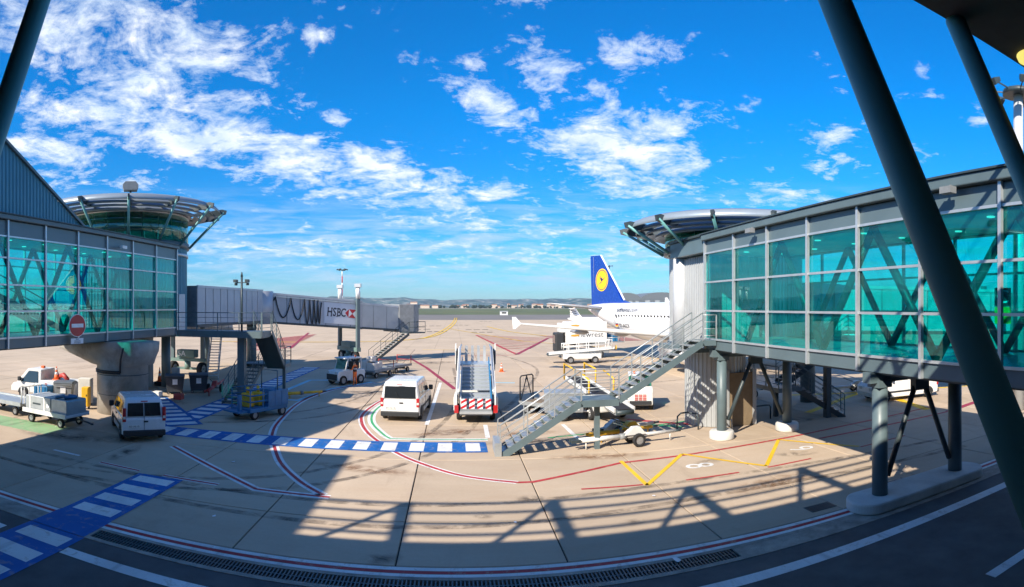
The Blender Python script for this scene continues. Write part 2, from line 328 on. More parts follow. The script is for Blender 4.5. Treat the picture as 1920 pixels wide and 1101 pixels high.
    def ribbon(s, pts, w, z):
        """flat painted line along ground points"""
        pts = [Vector((p[0], p[1])) for p in pts]; L = []; Rr = []
        for i, p in enumerate(pts):
            d = Vector((0, 0))
            if i > 0: d += (p - pts[i - 1]).normalized()
            if i < len(pts) - 1: d += (pts[i + 1] - p).normalized()
            d.normalize(); nrm = Vector((-d.y, d.x)); k = 1.0
            if 0 < i < len(pts) - 1: k = min(2.0, 1 / max(.3, d.dot((pts[i + 1] - p).normalized())))
            L.append(p + nrm * w / 2 * k); Rr.append(p - nrm * w / 2 * k)
        v = [(q.x, q.y, z) for q in L] + [(q.x, q.y, z) for q in Rr]; n = len(pts)
        return s._add(v, [(i, i + n, i + n + 1, i + 1) for i in range(n - 1)])
    def mesh(s, name):
        me = bpy.data.meshes.new(name); me.from_pydata(s.v, [], s.f); me.update()
        me.polygons.foreach_set('use_smooth', s.sm)
        bm = bmesh.new(); bm.from_mesh(me); bmesh.ops.recalc_face_normals(bm, faces=bm.faces); bm.to_mesh(me); bm.free()
        return me
    def build(s, name, m, parent=None, bevel=0.0, world=False, seg=2):
        me = s.mesh(name); me.materials.append(MATS[m]); return link(name, me, parent, world, bevel, seg)

def link(name, me, parent=None, world=False, bevel=0, seg=2, loc=None, rot=None, scale=None):
    o = bpy.data.objects.new(name, me); COL.objects.link(o)
    if loc is not None: o.location = loc
    if rot is not None: o.rotation_euler = rot
    if scale is not None: o.scale = scale
    if parent is not None:
        o.parent = parent
        if world: o.matrix_parent_inverse = wm(parent).inverted()
    if bevel:
        b = o.modifiers.new('edge', 'BEVEL'); b.width = bevel; b.segments = seg; b.limit_method = 'ANGLE'; b.angle_limit = math.radians(40)
    return o

def wm(o):
    m = Matrix.LocRotScale(o.location, o.rotation_euler, o.scale)
    return m if o.parent is None else wm(o.parent) @ o.matrix_parent_inverse @ m

def tag(o, label, cat, group=None):
    o['label'] = label; o['category'] = cat
    if group: o['group'] = group
    return o
def thing(name, label, cat, loc=(0, 0, 0), rz=0.0, group=None):
    o = bpy.data.objects.new(name, None); COL.objects.link(o); o.location = loc; o.rotation_euler = (0, 0, rz); o.empty_display_size = .3
    return tag(o, label, cat, group)
def struct(o): o['kind'] = 'structure'; return o
def stuff(o): o['kind'] = 'stuff'; return o
def copy_tree(o, parent=None):
    c = o.copy(); COL.objects.link(c); c.parent = parent
    for ch in list(o.children): copy_tree(ch, c)
    return c

_txt = {}
def text_mesh(s, size=1.0, depth=0.004, bold=0.0):
    k = (s, size, depth, bold)
    if k not in _txt:
        cu = bpy.data.curves.new('lettering', 'FONT'); cu.body = s; cu.size = size; cu.extrude = depth; cu.offset = size * bold; cu.align_x = 'CENTER'; cu.align_y = 'CENTER'; cu.resolution_u = 3
        o = bpy.data.objects.new('lettering', cu); COL.objects.link(o)
        me = bpy.data.meshes.new_from_object(o.evaluated_get(bpy.context.evaluated_depsgraph_get()))
        bpy.data.objects.remove(o); _txt[k] = me
    return _txt[k].copy()
def lettering(name, s, size, m, parent, matrix, depth=0.004, sx=1.0, shear=0.0):
    """text in the plane given by matrix (x right, y up, z out)"""
    me = text_mesh(s, size, depth); me.materials.clear(); me.materials.append(MATS[m])
    me.transform(Matrix(((sx, shear, 0, 0), (0, 1, 0, 0), (0, 0, 1, 0), (0, 0, 0, 1)))); me.transform(matrix)
    return link(name, me, parent)
def frame(o, x, y):
    """matrix with origin o, x axis x and y axis y"""
    x = Vector(x).normalized(); y = Vector(y); y = (y - x * x.dot(y)).normalized(); z = x.cross(y)
    return Matrix(((x.x, y.x, z.x, o[0]), (x.y, y.y, z.y, o[1]), (x.z, y.z, z.z, o[2]), (0, 0, 0, 1)))

_wheel = {}
def wheel(parent, x, y, r, w, z=None, name='wheel'):
    """tyre with a rim as its sub-part, axle along y"""
    k = (r, w)
    if k not in _wheel:
        b = B(); n = 20; h = w / 2
        prof = [(r * .60, -h), (r * .9, -h), (r, -h * .65), (r, h * .65), (r * .9, h), (r * .60, h)]
        v = []
        for i in range(n):
            t = 2 * PI * i / n
            for q, yy in prof: v.append((q * math.cos(t), yy, q * math.sin(t)))
        m = len(prof); b._add(v, [(i * m + j, ((i + 1) % n) * m + j, ((i + 1) % n) * m + (j + 1) % m, i * m + (j + 1) % m) for i in range(n) for j in range(m)], True)
        t_ = b.mesh('tyre'); t_.materials.append(MATS['rubber'])
        b = B(); b.cyl((0, -h * .7, 0), (0, h * .7, 0), r * .61, n=16)
        for i in range(5):
            a = 2 * PI * i / 5; b.cyl((r * .36 * math.cos(a), -h * .82, r * .36 * math.sin(a)), (r * .36 * math.cos(a), h * .82, r * .36 * math.sin(a)), r * .09, n=6)
        b.cyl((0, -h * .95, 0), (0, h * .95, 0), r * .16, n=8)
        r_ = b.mesh('rim'); r_.materials.append(MATS['rim']); _wheel[k] = (t_, r_)
    t = link(name, _wheel[k][0], parent, loc=(x, y, r if z is None else z)); link('rim', _wheel[k][1], t)
    return t
# ================================================================== the ground
struct(B().quad((-9000, -400, -.32), (9000, -400, -.32), (9000, 9000, -.32), (-9000, 9000, -.32)).build('terrain', 'plain'))
struct(B().quad((-1500, 395, -.2), (1500, 395, -.2), (1500, 1550, -.2), (-1500, 1550, -.2)).build('airfield_grass', 'grass'))
struct(B().quad((-1500, 1560, -.2), (1500, 1560, -.2), (1500, 1720, -.2), (-1500, 1720, -.2)).build('runway', 'gutter_concrete'))
struct(B().quad((-900, 235, -.12), (900, 235, -.12), (900, 400, -.12), (-900, 400, -.12)).build('taxiway', 'taxiway_asphalt'))
apron = struct(B().quad((-400, 12.25, -.04), (400, 12.25, -.04), (400, 240, -.04), (-400, 240, -.04)).build('apron', 'apron_concrete'))
road = struct(B().quad((-150, -12, -.012), (150, -12, -.012), (150, 11.05, -.012), (-150, 11.05, -.012)).build('service_road', 'asphalt'))
# concrete slabs with open joints
JY = [12.25, 14.8] + [14.8 + 6 * k for k in range(1, 11)]
_sl = {}
for j in range(len(JY) - 1):
    dy = JY[j + 1] - JY[j]
    me = _sl.get(round(dy, 3))
    if me is None:
        g = .019
        b = B(); x, y = 1.875 - g, dy / 2 - g; c = .012
        b._add([(-x, -y, -.036), (x, -y, -.036), (x, y, -.036), (-x, y, -.036), (-x, -y, -c), (x, -y, -c), (x, y, -c), (-x, y, -c), (-x + c, -y + c, 0), (x - c, -y + c, 0), (x - c, y - c, 0), (-x + c, y - c, 0)],
               [(8, 9, 10, 11), (0, 1, 5, 4), (1, 2, 6, 5), (2, 3, 7, 6), (3, 0, 4, 7), (4, 5, 9, 8), (5, 6, 10, 9), (6, 7, 11, 10), (7, 4, 8, 11)])
        me = _sl[round(dy, 3)] = b.mesh('concrete_slab'); me.materials.append(MATS['slab_concrete'])
    for i in range(22):
        link('concrete_slab', me, apron, loc=(-36.875 + 3.75 * i, (JY[j] + JY[j + 1]) / 2, random.uniform(-.0012, .0)))
B().quad((-38.75, 12.26, -.037), (43.75, 12.26, -.037), (43.75, 74.8, -.037), (-38.75, 74.8, -.037)).build('joint_bed', 'joint_dark', apron)
# gutter with its drain grate
gut = B(); gut.box(-150, 150, 11.05, 11.2, -.2, 0); gut.box(-150, 150, 11.66, 12.24, -.2, 0); gut.box(-150, -8.3, 11.2, 11.66, -.2, -.002); gut.box(6.2, 150, 11.2, 11.66, -.2, -.002); gut.box(-8.3, 6.2, 11.2, 11.66, -.24, -.2)
gutter = struct(gut.build('gutter', 'gutter_concrete'))
gr = B(); x = -8.28
while x < 6.18: gr.box(x, x + .035, 11.21, 11.65, -.04, -.004); x += .085
gr.box(-8.29, 6.19, 11.41, 11.45, -.05, -.012)
stuff(gr.build('drain_grate', 'steel_dark', gutter))
for (cx, cy, w, d) in ((9.55, 12.75, .85, .45), (12.8, 13.0, .8, .45)):
    b = B(); b.box(cx - w / 2, cx + w / 2, cy - d / 2, cy + d / 2, .002, .008)
    for k in range(6): b.box(cx - w / 2 + .05, cx + w / 2 - .05, cy - d / 2 + .03 + k * d / 6.5, cy - d / 2 + .06 + k * d / 6.5, .008, .014)
    b.build('drain_cover', 'steel_dark', apron)
for (cx, cy, r) in ((19.9, 9.8, .42), (22.4, 10.2, .42)):
    b = B(); b.cyl((cx, cy, -.010), (cx, cy, .002), r, n=24); b.cyl((cx, cy, 0), (cx, cy, .006), r * .8, n=24); b.build('manhole_cover', 'steel_dark', road)

# ------------------------------------------------------------------ painted markings (children of the surface they lie on)
def line(pts, w, m, z=.006, par=apron): return B().ribbon(pts, w, z).build('painted_line', m, par)
def smooth(pts, n=6):
    P = [Vector((p[0], p[1])) for p in pts]; out = []
    for i in range(len(P) - 1):
        a, b, c, d = P[max(i - 1, 0)], P[i], P[i + 1], P[min(i + 2, len(P) - 1)]
        for k in range(n):
            t = k / n; out.append(.5 * ((2 * b) + (-a + c) * t + (2 * a - 5 * b + 4 * c - d) * t * t + (-a + 3 * b - 3 * c + d) * t ** 3))
    return out + [P[-1]]
def edged(pts, w, m, we): line(pts, we, 'paint_white', .0035); line(pts, w, m, .0065)
# kerb lines along the service road
B().box(-150, 150, 12.06, 12.20, .001, .004).build('painted_line', 'paint_white', gutter); B().box(-150, 150, 11.92, 12.05, .001, .004).build('painted_line', 'paint_red', gutter); B().box(-150, 150, 11.78, 11.91, .001, .004).build('painted_line', 'paint_white', gutter)
line([(-8.3, 10.2), (9.2, 10.2), (60, 10.2)], .34, 'paint_white', -.006, road); line([(-150, 10.2), (-10.3, 10.2)], .34, 'paint_white', -.006, road)
line([(9.6, 7.0), (60, 7.0)], .26, 'paint_white', -.006, road)
arrow = [(8.6, 9.0), (11.3, 9.0), (11.3, 9.35), (12.2, 8.85), (11.3, 8.35), (11.3, 8.7), (8.6, 8.7)]
red_a = smooth([(-2.0, 38.6), (-3.4, 36.0), (-4.21, 33.98), (-4.68, 29.9), (-4.42, 27.26), (-3.57, 24.5), (-2.13, 21.68), (-.94, 20.09), (.35, 18.84), (2.03, 18.04)])
line(red_a, .30, 'paint_white', .0035); line(red_a, .15, 'paint_red', .0065)
line([(2.03, 18.04), (2.54, 18.03), (5.93, 19.57), (8.37, 19.75), (13.58, 20.34), (17.57, 20.82), (24, 21.4)], .16, 'paint_red')
gp_ = smooth([(-2.2, 38.0), (-3.2, 36.0), (-3.95, 32.85), (-4.20, 29.96), (-3.92, 27.32), (-3.1, 24.9), (-2.67, 24.05)])
line(gp_ + [Vector((1.45, 23.98))], .40, 'paint_white', .0035); line(gp_ + [Vector((1.45, 23.98))], .12, 'paint_green', .0065)
line([(4.0, 24.0), (11.0, 25.6)], .14, 'paint_green', .0065); line([(7.9, 26.5), (10.4, 24.4)], .3, 'paint_green', .0065); line([(8.5, 27.0), (11.2, 24.6)], .35, 'paint_red', .0065)
la = smooth([(-5.6, 41.5), (-7.93, 37.84), (-8.85, 32.68), (-8.4, 26.71), (-7.74, 23.52), (-7.06, 21.75), (-6.09, 19.52), (-4.87, 17.64), (-3.83, 16.51)]); edged(la, .13, 'paint_red', .36)
edged([(-3.60, 16.36), (-5.93, 16.46), (-8.13, 18.13), (-10.78, 20.17)], .13, 'paint_red', .36)
edged([(-9.21, 16.53), (-7.19, 16.44)], .11, 'paint_red', .24); edged([(-11.89, 16.72), (-10.18, 16.58)], .11, 'paint_red', .2); line([(-14.37, 17.06), (-13.05, 16.99)], .14, 'paint_white')
line([(-.94, 41.9), (-1.26, 26.96)], .2, 'paint_white'); line([(1.51, 26.95), (1.47, 24.3)], .2, 'paint_white'); line([(5.16, 26.62), (5.24, 23.69)], .2, 'paint_white')
line([(-4.51, 60.98), (-2.43, 52.05), (.11, 38.66)], .34, 'paint_darkred'); line([(-13, 50.4), (-6, 49.6)], .2, 'paint_darkred')
for pts in ([(-10.15, 32.91), (-9.15, 32.81), (-8.2, 38.0), (-6.0, 41.9)], [(-11.07, 36.27), (-10.8, 42.06), (-9.26, 42.42), (-7.6, 42.8)]):
    line(pts, .34, 'paint_cyan', .0035)
line([(1.3, 42.2), (4.5, 41.6)], .35, 'paint_cyan')
for i in range(13):
    t = i / 12; a = Vector((4.46 + (7.39 - 4.46) * t, 112 - 45.8 * t)); b = Vector((16.82 - (16.82 - 7.39) * t, 100.2 - 34 * t)); line([a, b], .5, 'paint_pink', .004)
line([(4.46, 112), (7.39, 66.2)], .4, 'paint_red', .007); line([(7.39, 66.2), (16.82, 100.2)], .5, 'paint_darkred', .007); line([(-2, 64.5), (7.4, 65.6)], .25, 'paint_red')
for i in range(16):
    t = i / 15; line([(16.5 + 2.2 * t, 108 - 20 * t), (31, 106 - 16 * t)], .5, 'paint_pink', .004)
for i in range(15):
    t = i / 14; line([(-33 + 7 * t, 84 - 18 * t), (-27.5 + 5.4 * t, 112 - 38 * t)], .5, 'paint_pink', .004)
line([(-30.6, 118), (-21.6, 73.5)], .45, 'paint_darkred', .007); line([(-34, 84), (-21.6, 73.5)], .35, 'paint_darkred', .007)
for off in (-.45, .45):
    line(smooth([(-38 , 84 + off), (-20, 88 + off), (-8.34, 94.7 + off), (-3.3 + off, 116), (.0 + off, 190), (1.33 + off, 285)]), .35, 'paint_yellow')
line([(-1.4, 146), (11.3, 91.5), (24, 70)], .3, 'paint_yellow'); line(smooth([(9.5, 160), (12.5, 128), (17.8, 107.5)]), .45, 'paint_yellow'); line([(-4, 74), (6, 73)], .3, 'paint_yellow'); line([(14, 63), (30, 52)], .3, 'paint_yellow')
for (x, y, w) in ((-9, 165, 6), (0, 172, 5), (-12, 140, 7), (3, 138, 6), (10, 215, 5), (-6, 128, 5), (4, 124, 5)):
    for k in range(3): B().box(x + k * w / 3, x + k * w / 3 + w / 4.2, y, y + 1.2, -.03, .004).build('painted_dash', 'paint_black', apron)
zg = [(5.98, 19.8), (5.95, 16.85), (8.45, 19.95), (10.45, 17.1), (12.95, 20.2), (14.9, 17.3)]
for a, b in zip(zg, zg[1:]): line([a, b], .15, 'paint_yellow', .0095)
for p in ([(3.89, 17.05), (5.85, 16.95)], [(7.3, 16.9), (9.25, 16.9)], [(10.41, 16.93), (12.33, 17.02)], [(14.9, 17.2), (17.6, 17.4)]): line(p, .11, 'paint_red')
line([(24.9, 26.4), (22.9, 20.9)], .5, 'paint_yellow'); line([(17.5, 24.5), (23.0, 27.5), (30, 30)], .4, 'paint_yellow'); line([(20, 30), (34, 24)], .4, 'paint_yellow'); line([(23.2, 19.7), (38, 22.9)], .4, 'paint_darkred'); line([(14.5, 19.4), (23.2, 19.7)], .18, 'paint_red')
for s, x, y in (('8', 8.35, 18.25), ('9', 12.85, 18.45)):
    lettering('bay_number', s, 1.5, 'paint_white', apron, frame((x, y, .006), (0, -1, 0), (1, 0, 0)), .001, .8)
B().box(-21.2, -16.4, 18.9, 20.6, .001, .003).build('painted_patch', 'paint_oldgreen', apron)
# pedestrian crossings: blue field with white bars
def crossing(p0, p1, w, n, bar=.55, par=apron, z=.009, skip=()):
    p0 = Vector(p0); p1 = Vector(p1); B().ribbon([p0, p1], w, z).build('crossing_field', 'paint_blue', par)
    d = (p1 - p0) / n; L = d.length; u = d / L; nrm = Vector((-u.y, u.x)); me = B().box(-.5 * bar * L, .5 * bar * L, -w * .39, w * .39, 0, .002).mesh('crossing_bar'); me.materials.append(MATS['paint_white'])
    for i in range(n):
        if i in skip: continue
        c = p0 + d * (i + .5); link('crossing_bar', me, par, loc=(c.x, c.y, z + .001), rot=(0, 0, math.atan2(u.y, u.x)))
crossing((1.33, 22.68), (-14.2, 22.68), 1.66, 14, .52)
crossing((-9.2, 16.35), (-9.2, 12.25), 1.65, 4, .55)
B().box(-10.05, -8.36, 11.05, 12.25, .005, .008).build('crossing_field', 'paint_blue', gutter)
crossing((-9.2, 11.05), (-9.2, 3.6), 1.75, 7, .55, road, -.004)
crossing((-12.9, 24.4), (-12.9, 51.0), 1.6, 24, .52)
crossing((-12.2, 23.9), (-17.6, 30.2), 1.9, 8, .52, z=.0125)
for (x, y, r) in ((-17.0, 20.3, .03), (-6.2, 13.9, .05), (4.8, 11.6, .09), (5.8, 15.8, .05), (1.6, 14.7, .05), (-7.7, 19.0, .07)):
    b = B(); b._add([(x + r * random.uniform(.5, 1.4) * math.cos(a), y + r * 1.6 * random.uniform(.5, 1.4) * math.sin(a), .012 + random.uniform(0, .02)) for a in (0, 1.1, 2.3, 3.3, 4.4, 5.4)], [(0, 1, 2), (0, 2, 3), (0, 3, 4), (0, 4, 5)]); tag(b.build('litter_scrap', 'sign_white'), *{-17.0: ('tiny white scrap in the faded green paint', 'litter'), -6.2: ('small white scrap left of the sunlit patch', 'litter'), 4.8: ('white torn paper scrap beside the drain grate', 'litter'), 5.8: ('white scrap near the yellow zigzag', 'litter'), 1.6: ('white scrap between the louvre shadows', 'litter'), -7.7: ('white scrap in shade above the near crossing', 'litter')}[x], 'scraps of litter on the apron')

# ---- oil, rust and tyre marks on the slabs
sm_ = {}
for k in ('stain_oil', 'stain_rust'):
    me = B()._add([(math.cos(2 * PI * i / 20), math.sin(2 * PI * i / 20), 0) for i in range(20)], [tuple(range(20))]).mesh('ground_stain'); me.materials.append(MATS[k]); sm_[k] = me
for k, x, y, a, b_, r in (('stain_rust', .2, 25.6, 1.9, .7, 0), ('stain_rust', -.9, 25.0, 1.2, .5, .2), ('stain_rust', 3.2, 25.0, 1.8, .6, .1), ('stain_oil', 8.9, 18.55, .8, .35, .3), ('stain_oil', 12.3, 17.9, .9, .4, -.4), ('stain_oil', -1.9, 29.8, 1.2, 1.6, 0),
        ('stain_oil', -13.3, 20.0, 1.5, .8, .4), ('stain_oil', -15.6, 19.2, 2.6, .9, .2), ('stain_oil', -11.9, 18.4, .4, 1.5, .1), ('stain_oil', -1.6, 12.55, .55, .35, .4), ('stain_oil', 3.5, 23.4, 3.2, .6, .05), ('stain_oil', -5.2, 36.8, 1.6, 1.1, 0), ('stain_rust', 5.4, 20.6, 2.2, .5, -.1), ('stain_oil', -17.5, 20.4, 2.2, .7, 0),
        ('stain_rust', -3.0, 19.4, 2.6, .5, -.2), ('stain_oil', 2.2, 16.5, .5, .3, 0), ('stain_oil', 4.6, 14.1, .4, .25, 0), ('stain_oil', 0.8, 15.2, .3, .2, 0), ('stain_rust', 9.8, 15.4, 2.0, .6, .1), ('stain_oil', -7.6, 41.5, 2.2, 1.2, 0), ('stain_oil', 10.5, 30.0, 1.5, .9, 0), ('stain_oil', 16.2, 23.2, 1.2, .8, 0), ('stain_oil', 14, 56, 4, 1.2, 0), ('stain_oil', -2, 57, 3, 1.5, .3), ('stain_rust', -16, 29.4, 1.5, 1.0, 0), ('stain_oil', -20, 24, 2, 1.2, 0)):
    link('ground_stain', sm_[k], apron, loc=(x, y, .0022), rot=(0, 0, r), scale=(a, b_, 1))
for pts in ([(-14, 15.2), (-6, 17.8), (-1.5, 24), (.2, 34), (0, 52)], [(-12.4, 14.7), (-4.9, 17.0), (0, 23.5), (1.8, 34), (1.8, 52)], [(18, 14.3), (8, 15.2), (-2, 14.4), (-16, 14.9)], [(18, 15.9), (8, 16.8), (-2, 16.0), (-16, 16.5)], [(-7, 60), (-3.4, 42), (-6.2, 29), (-14, 24)], [(-8.4, 60), (-4.9, 42), (-7.6, 30), (-14.6, 25.6)], [(4.5, 70), (7.5, 52), (4.2, 36), (2.4, 30)], [(30, 46), (16, 40), (4, 40), (-6, 46)]):
    B().ribbon(smooth(pts, 10), .26, .0018).build('tyre_mark', 'stain_tyre', apron)

# ================================================================== terminal (the building the camera stands in)
ter = thing('terminal_building', 'grey terminal roof overhang with leaning tubular columns and louvres', 'building', (0, -2, 0))
B().box(-30, 40, -6, 4.1, 8.78, 9.2).build('roof', 'soffit', ter, world=True)
B().box(-30, 40, -2.8, -2.5, 0, 8.78).build('wall', 'terminal_wall', ter, world=True)
B().box(-30, 40, -2.5, 1.62, 3.75, 4.0).build('floor_slab', 'pier_concrete', ter, world=True)
B().box(-20.3, -16.9, -10, 7.6, 0, 13.2).build('wing_block', 'terminal_wall', ter, world=True)
for x, y0, k, r in ((2.9, 2.38, .514, .128), (4.88, 2.52, .478, .108), (-3.42, 2.71, .416, .094)):
    B().cyl((x, y0 + k * 3.19, EYE + 3.19), (x, y0 - k * 1.6, EYE - 1.6), r, n=28).build('leaning_column', 'tube_dark', ter, world=True)
for i in range(9):
    x = -15.9 + 4.2 * i
    B().beam((x, 1.5, 10.4), (x, 5.5, 10.4), .17, .3).build('roof_beam', 'steel_grey', ter, world=True)
    B().beam((x, 5.45, 10.38), (x - 1.28, 3.3, 9.62), .14, .18).build('roof_brace', 'steel_grey', ter, world=True)
    B().beam((x - 1.28, 3.3, 9.25), (x - 1.28, 3.3, 9.72), .2, .2).build('roof_post', 'steel_grey', ter, world=True)
    B().beam((x, 1.7, 9.25), (x, 1.7, 10.3), .2, .2).build('roof_post', 'steel_grey', ter, world=True)
for k in range(4): B().cyl((-18, 5.42 - .74 * k, 10.5), (22, 5.42 - .74 * k, 10.5), .07, n=10).build('louvre_tube', 'steel_grey', ter, world=True)
b = B(); b.lathe([(.02, 8.75), (.13, 8.755), (.20, 8.72), (.22, 8.765), (.22, 8.778)], 24, 6.15, 3.8); b.build('soffit_lamp', 'lamp_amber', ter, world=True)

# ================================================================== glazed walkways
def box_piece(cache, name, m, par, c, sz):
    k = (m,) + tuple(round(v, 3) for v in sz)
    if k not in cache:
        me = B().cbox((0, 0, 0), sz).mesh(name); me.materials.append(MATS[m]); cache[k] = me
    return link(name, cache[k], par, world=True, loc=c)
_cache = {}
def walkway(t, xf, xb, s, ys, rows, zb, ztop_sp, zroof, br):
    """xf: face towards the camera, xb: back face, s: outward sign of the front face; ys: mullion stations, rows: glass row heights"""
    lo, hi = min(xf, xb), max(xf, xb); ya, yb = min(ys), max(ys)
    B().box(lo + .12, hi - .12, ya, yb, zb + .03, rows[0] - .02).build('floor', 'floor_inside', t, world=True)
    B().box(lo + .12, hi - .12, ya, yb, rows[-1] + .03, rows[-1] + .18).build('ceiling', 'ceiling_inside', t, world=True)
    B().box(lo - .22, hi + .22, ya, yb + .1, ztop_sp + .02, zroof).build('roof', 'steel_grey', t, bevel=.03, world=True)
    B().box(lo - .27, hi + .27, ya, yb + .15, zroof, zroof + .05).build('roof_edge', 'steel_dark', t, world=True)
    for x, sg in ((xf, s), (xb, -s)):
        xo = x
        for i, y in enumerate(ys):
            B().box(xo - .05 + .06 * sg, xo + .05 + .06 * sg, y - .045, y + .045, zb + (.0), ztop_sp + .015).build('mullion', 'aluminium', t, world=True)
        for k, z in enumerate([rows[0]] + rows[1:]):
            B().box(xo - .04 + .03 * sg, xo + .04 + .03 * sg, ya, yb, z - .035, z + .035).build('transom', 'aluminium', t, world=True)
        for i in range(len(ys) - 1):
            yc = (ys[i] + ys[i + 1]) / 2; w = abs(ys[i] - ys[i + 1]) - .02
            for k in range(len(rows) - 1):
                zc = (rows[k] + rows[k + 1]) / 2
                o = box_piece(_cache, 'pane', 'glass_teal', t, (xo - .02 * sg, yc, zc), (.016, w, rows[k + 1] - rows[k] - .01))
            box_piece(_cache, 'spandrel', 'spandrel', t, (xo - .02 * sg, yc, (zb + rows[0]) / 2), (.06, w, rows[0] - zb - .02))
            box_piece(_cache, 'spandrel', 'spandrel', t, (xo - .02 * sg, yc, (ztop_sp + rows[-1]) / 2), (.06, w, ztop_sp - rows[-1] - .02))
    B().box(xf - .16 * s - .1, xf - .16 * s + .1, ya, yb, zb - .02, zb + .35).build('edge_beam', 'steel_grey', t, world=True)
    B().box(xb + .16 * s - .1, xb + .16 * s + .1, ya, yb, zb - .02, zb + .35).build('edge_beam', 'steel_grey', t, world=True)
    B().box(lo + .1, hi - .1, ya, yb, zb - .06, zb + .02).build('underside', 'steel_dark', t, world=True)
    for x, sg in ((xf, s), (xb, -s)):
        for i in range(br, len(ys) - 1):
            a, c = (rows[0], rows[-1]) if i % 2 else (rows[-1], rows[0])
            B().cyl((x - .55 * sg, ys[i], a), (x - .55 * sg, ys[i + 1], c), .12, n=14).build('diagonal_brace', 'steel_dark', t, world=True)
    for i in range(len(ys) - 1):
        for fx in (.3, .7):
            yc = (ys[i] + ys[i + 1]) / 2; B().cyl((lo + (hi - lo) * fx, yc, rows[-1] + .0), (lo + (hi - lo) * fx, yc, rows[-1] + .028), .11, n=12).build('ceiling_lamp', 'lamp_glow', t, world=True)

rw = thing('glazed_walkway', 'teal glazed walkway on grey columns running to the stair tower with the external staircase', 'walkway', (12.6, 14, 0), group='glazed walkways')
RY = [22.35, 19.7, 17.2, 14.75, 12.3, 9.85, 7.4, 4.95, 2.5]
walkway(rw, 10.6, 14.8, -1, RY, [4.22, 5.42, 6.64, 7.89], 3.78, 8.42, 8.70, 1)
def support(t, x0, x1, y, r, plinth, zt=3.7):
    for x in (x0, x1):
        B().cyl((x, y, .0), (x, y, zt - .35), r, n=24).build('column', 'steel_grey', t, world=True)
        B().cbox((x, y, zt - .27), (r * 2.2, r * 2.2, .2)).build('column_head', 'steel_grey', t, world=True)
        if plinth: B().lathe([(0, .0), (.52, .0), (.54, .05), (.53, .30), (.48, .36), (0, .36)], 24, x, y).build('plinth', 'island_concrete', t, world=True)
    xm = (x0 + x1) / 2
    B().beam((x0 - .5, y, zt - .08), (x1 + .5, y, zt - .08), .34, .3).build('cross_beam', 'steel_grey', t, world=True)
    for x in (x0, x1): B().cyl((x + (.3 if x < xm else -.3), y, .75), (xm + (-.18 if x < xm else .18), y, zt - .4), .085, n=12).build('prop', 'steel_dark', t, world=True)
    B().cbox((xm, y, zt - .4), (.6, .22, .4)).build('gusset', 'steel_dark', t, world=True)
support(rw, 10.98, 14.3, 21.6, .215, True); support(rw, 10.98, 14.3, 11.85, .225, False); 
# cameras hung under the eave
for y in (8.7, 17.9):
    b = B(); b.cbox((10.24, y, 8.34), (.22, .34, .16)); b.beam((10.34, y, 8.34), (10.34, y, 8.48), .05, .05); b.build('eave_camera', 'gse_grey', rw, world=True)
isl = B(); P = []
for i in range(25):
    a = PI / 2 + PI * i / 24; P.append((10.55 + .62 * math.cos(a), 11.85 + .62 * math.sin(a)))
for i in range(25):
    a = -PI / 2 + PI * i / 24; P.append((14.75 + .62 * math.cos(a), 11.85 + .62 * math.sin(a)))
isl.prism(P, 'z', .004, .30)
tag(isl.build('concrete_island', 'island_concrete', bevel=.05), 'long pale concrete island with rounded ends under the near walkway columns', 'island')

lw = thing('glazed_walkway', 'blue-green glazed walkway with the no-entry sign and concrete pier below', 'walkway', (-18.6, 20, 0), group='glazed walkways')
LY = [32.0, 29.35, 26.75, 24.25, 21.8, 19.4, 17.0, 14.6, 12.2, 9.8, 7.6]
walkway(lw, -16.9, -20.3, 1, LY, [4.27, 5.40, 6.52, 7.65, 8.55], 3.82, 9.22, 9.45, 1)
# concrete pier with flared head
pr = B(); rings = []
for z, rx, ry in ((0, 1.38, 1.38), (2.5, 1.38, 1.38), (2.56, 1.62, 1.30), (3.28, 3.0, 1.30), (3.76, 3.05, 1.30)):
    ring = []
    for i in range(32):
        a = 2 * PI * i / 32; ca, sa = math.cos(a), math.sin(a); k = (abs(ca) ** 3 + abs(sa) ** 3) ** (-1 / 3) if z > 2.5 else 1
        ring.append((-16.75 + rx * ca * k + (-1.0 if z > 3 else 0), 25.6 + ry * sa * k, z))
    rings.append(ring)
pr.loft(rings); pier = pr.build('pier', 'pier_concrete', lw, world=True)
b = B(); b.lathe([(1.37, 2.02), (1.39, 2.03), (1.39, 2.06), (1.37, 2.07)], 32, -16.75, 25.6); b.lathe([(1.37, 1.0), (1.385, 1.01), (1.385, 1.03), (1.37, 1.04)], 32, -16.75, 25.6); b.build('band', 'steel_dark', pier, world=True)
for zc in (2.16, 2.26): B().lathe([(1.41 + .045 * math.cos(v * PI / 3), zc + .045 * math.sin(v * PI / 3)) for v in range(6)], 16, -16.75, 25.6, math.radians(-160), math.radians(-62), close=True).build('cable', 'plastic_black', pier, world=True)
B().tube([(-16.75 + 1.46 * math.cos(math.radians(-62)), 25.6 + 1.46 * math.sin(math.radians(-62)), z) for z in (2.2, 2.5)] + [(-15.95, 24.18, 2.9), (-15.7, 24.05, 3.5)], .05, 8).build('cable', 'plastic_black', pier, world=True)
B().cyl((-18.9, 34.3, 0), (-18.9, 34.3, 3.8), .32, n=20).build('column', 'steel_grey', lw, world=True)
B().box(-19.3, -18.5, 33.9, 34.7, .0, .12).build('plinth', 'pier_concrete', lw, world=True)
B().box(-20.5, -20.42, 7.6, 19.4, 4.3, 9.2).build('sun_block_wall', 'cladding_blue', lw, world=True)  # added wall, stops sun passing through both glass faces onto the ground
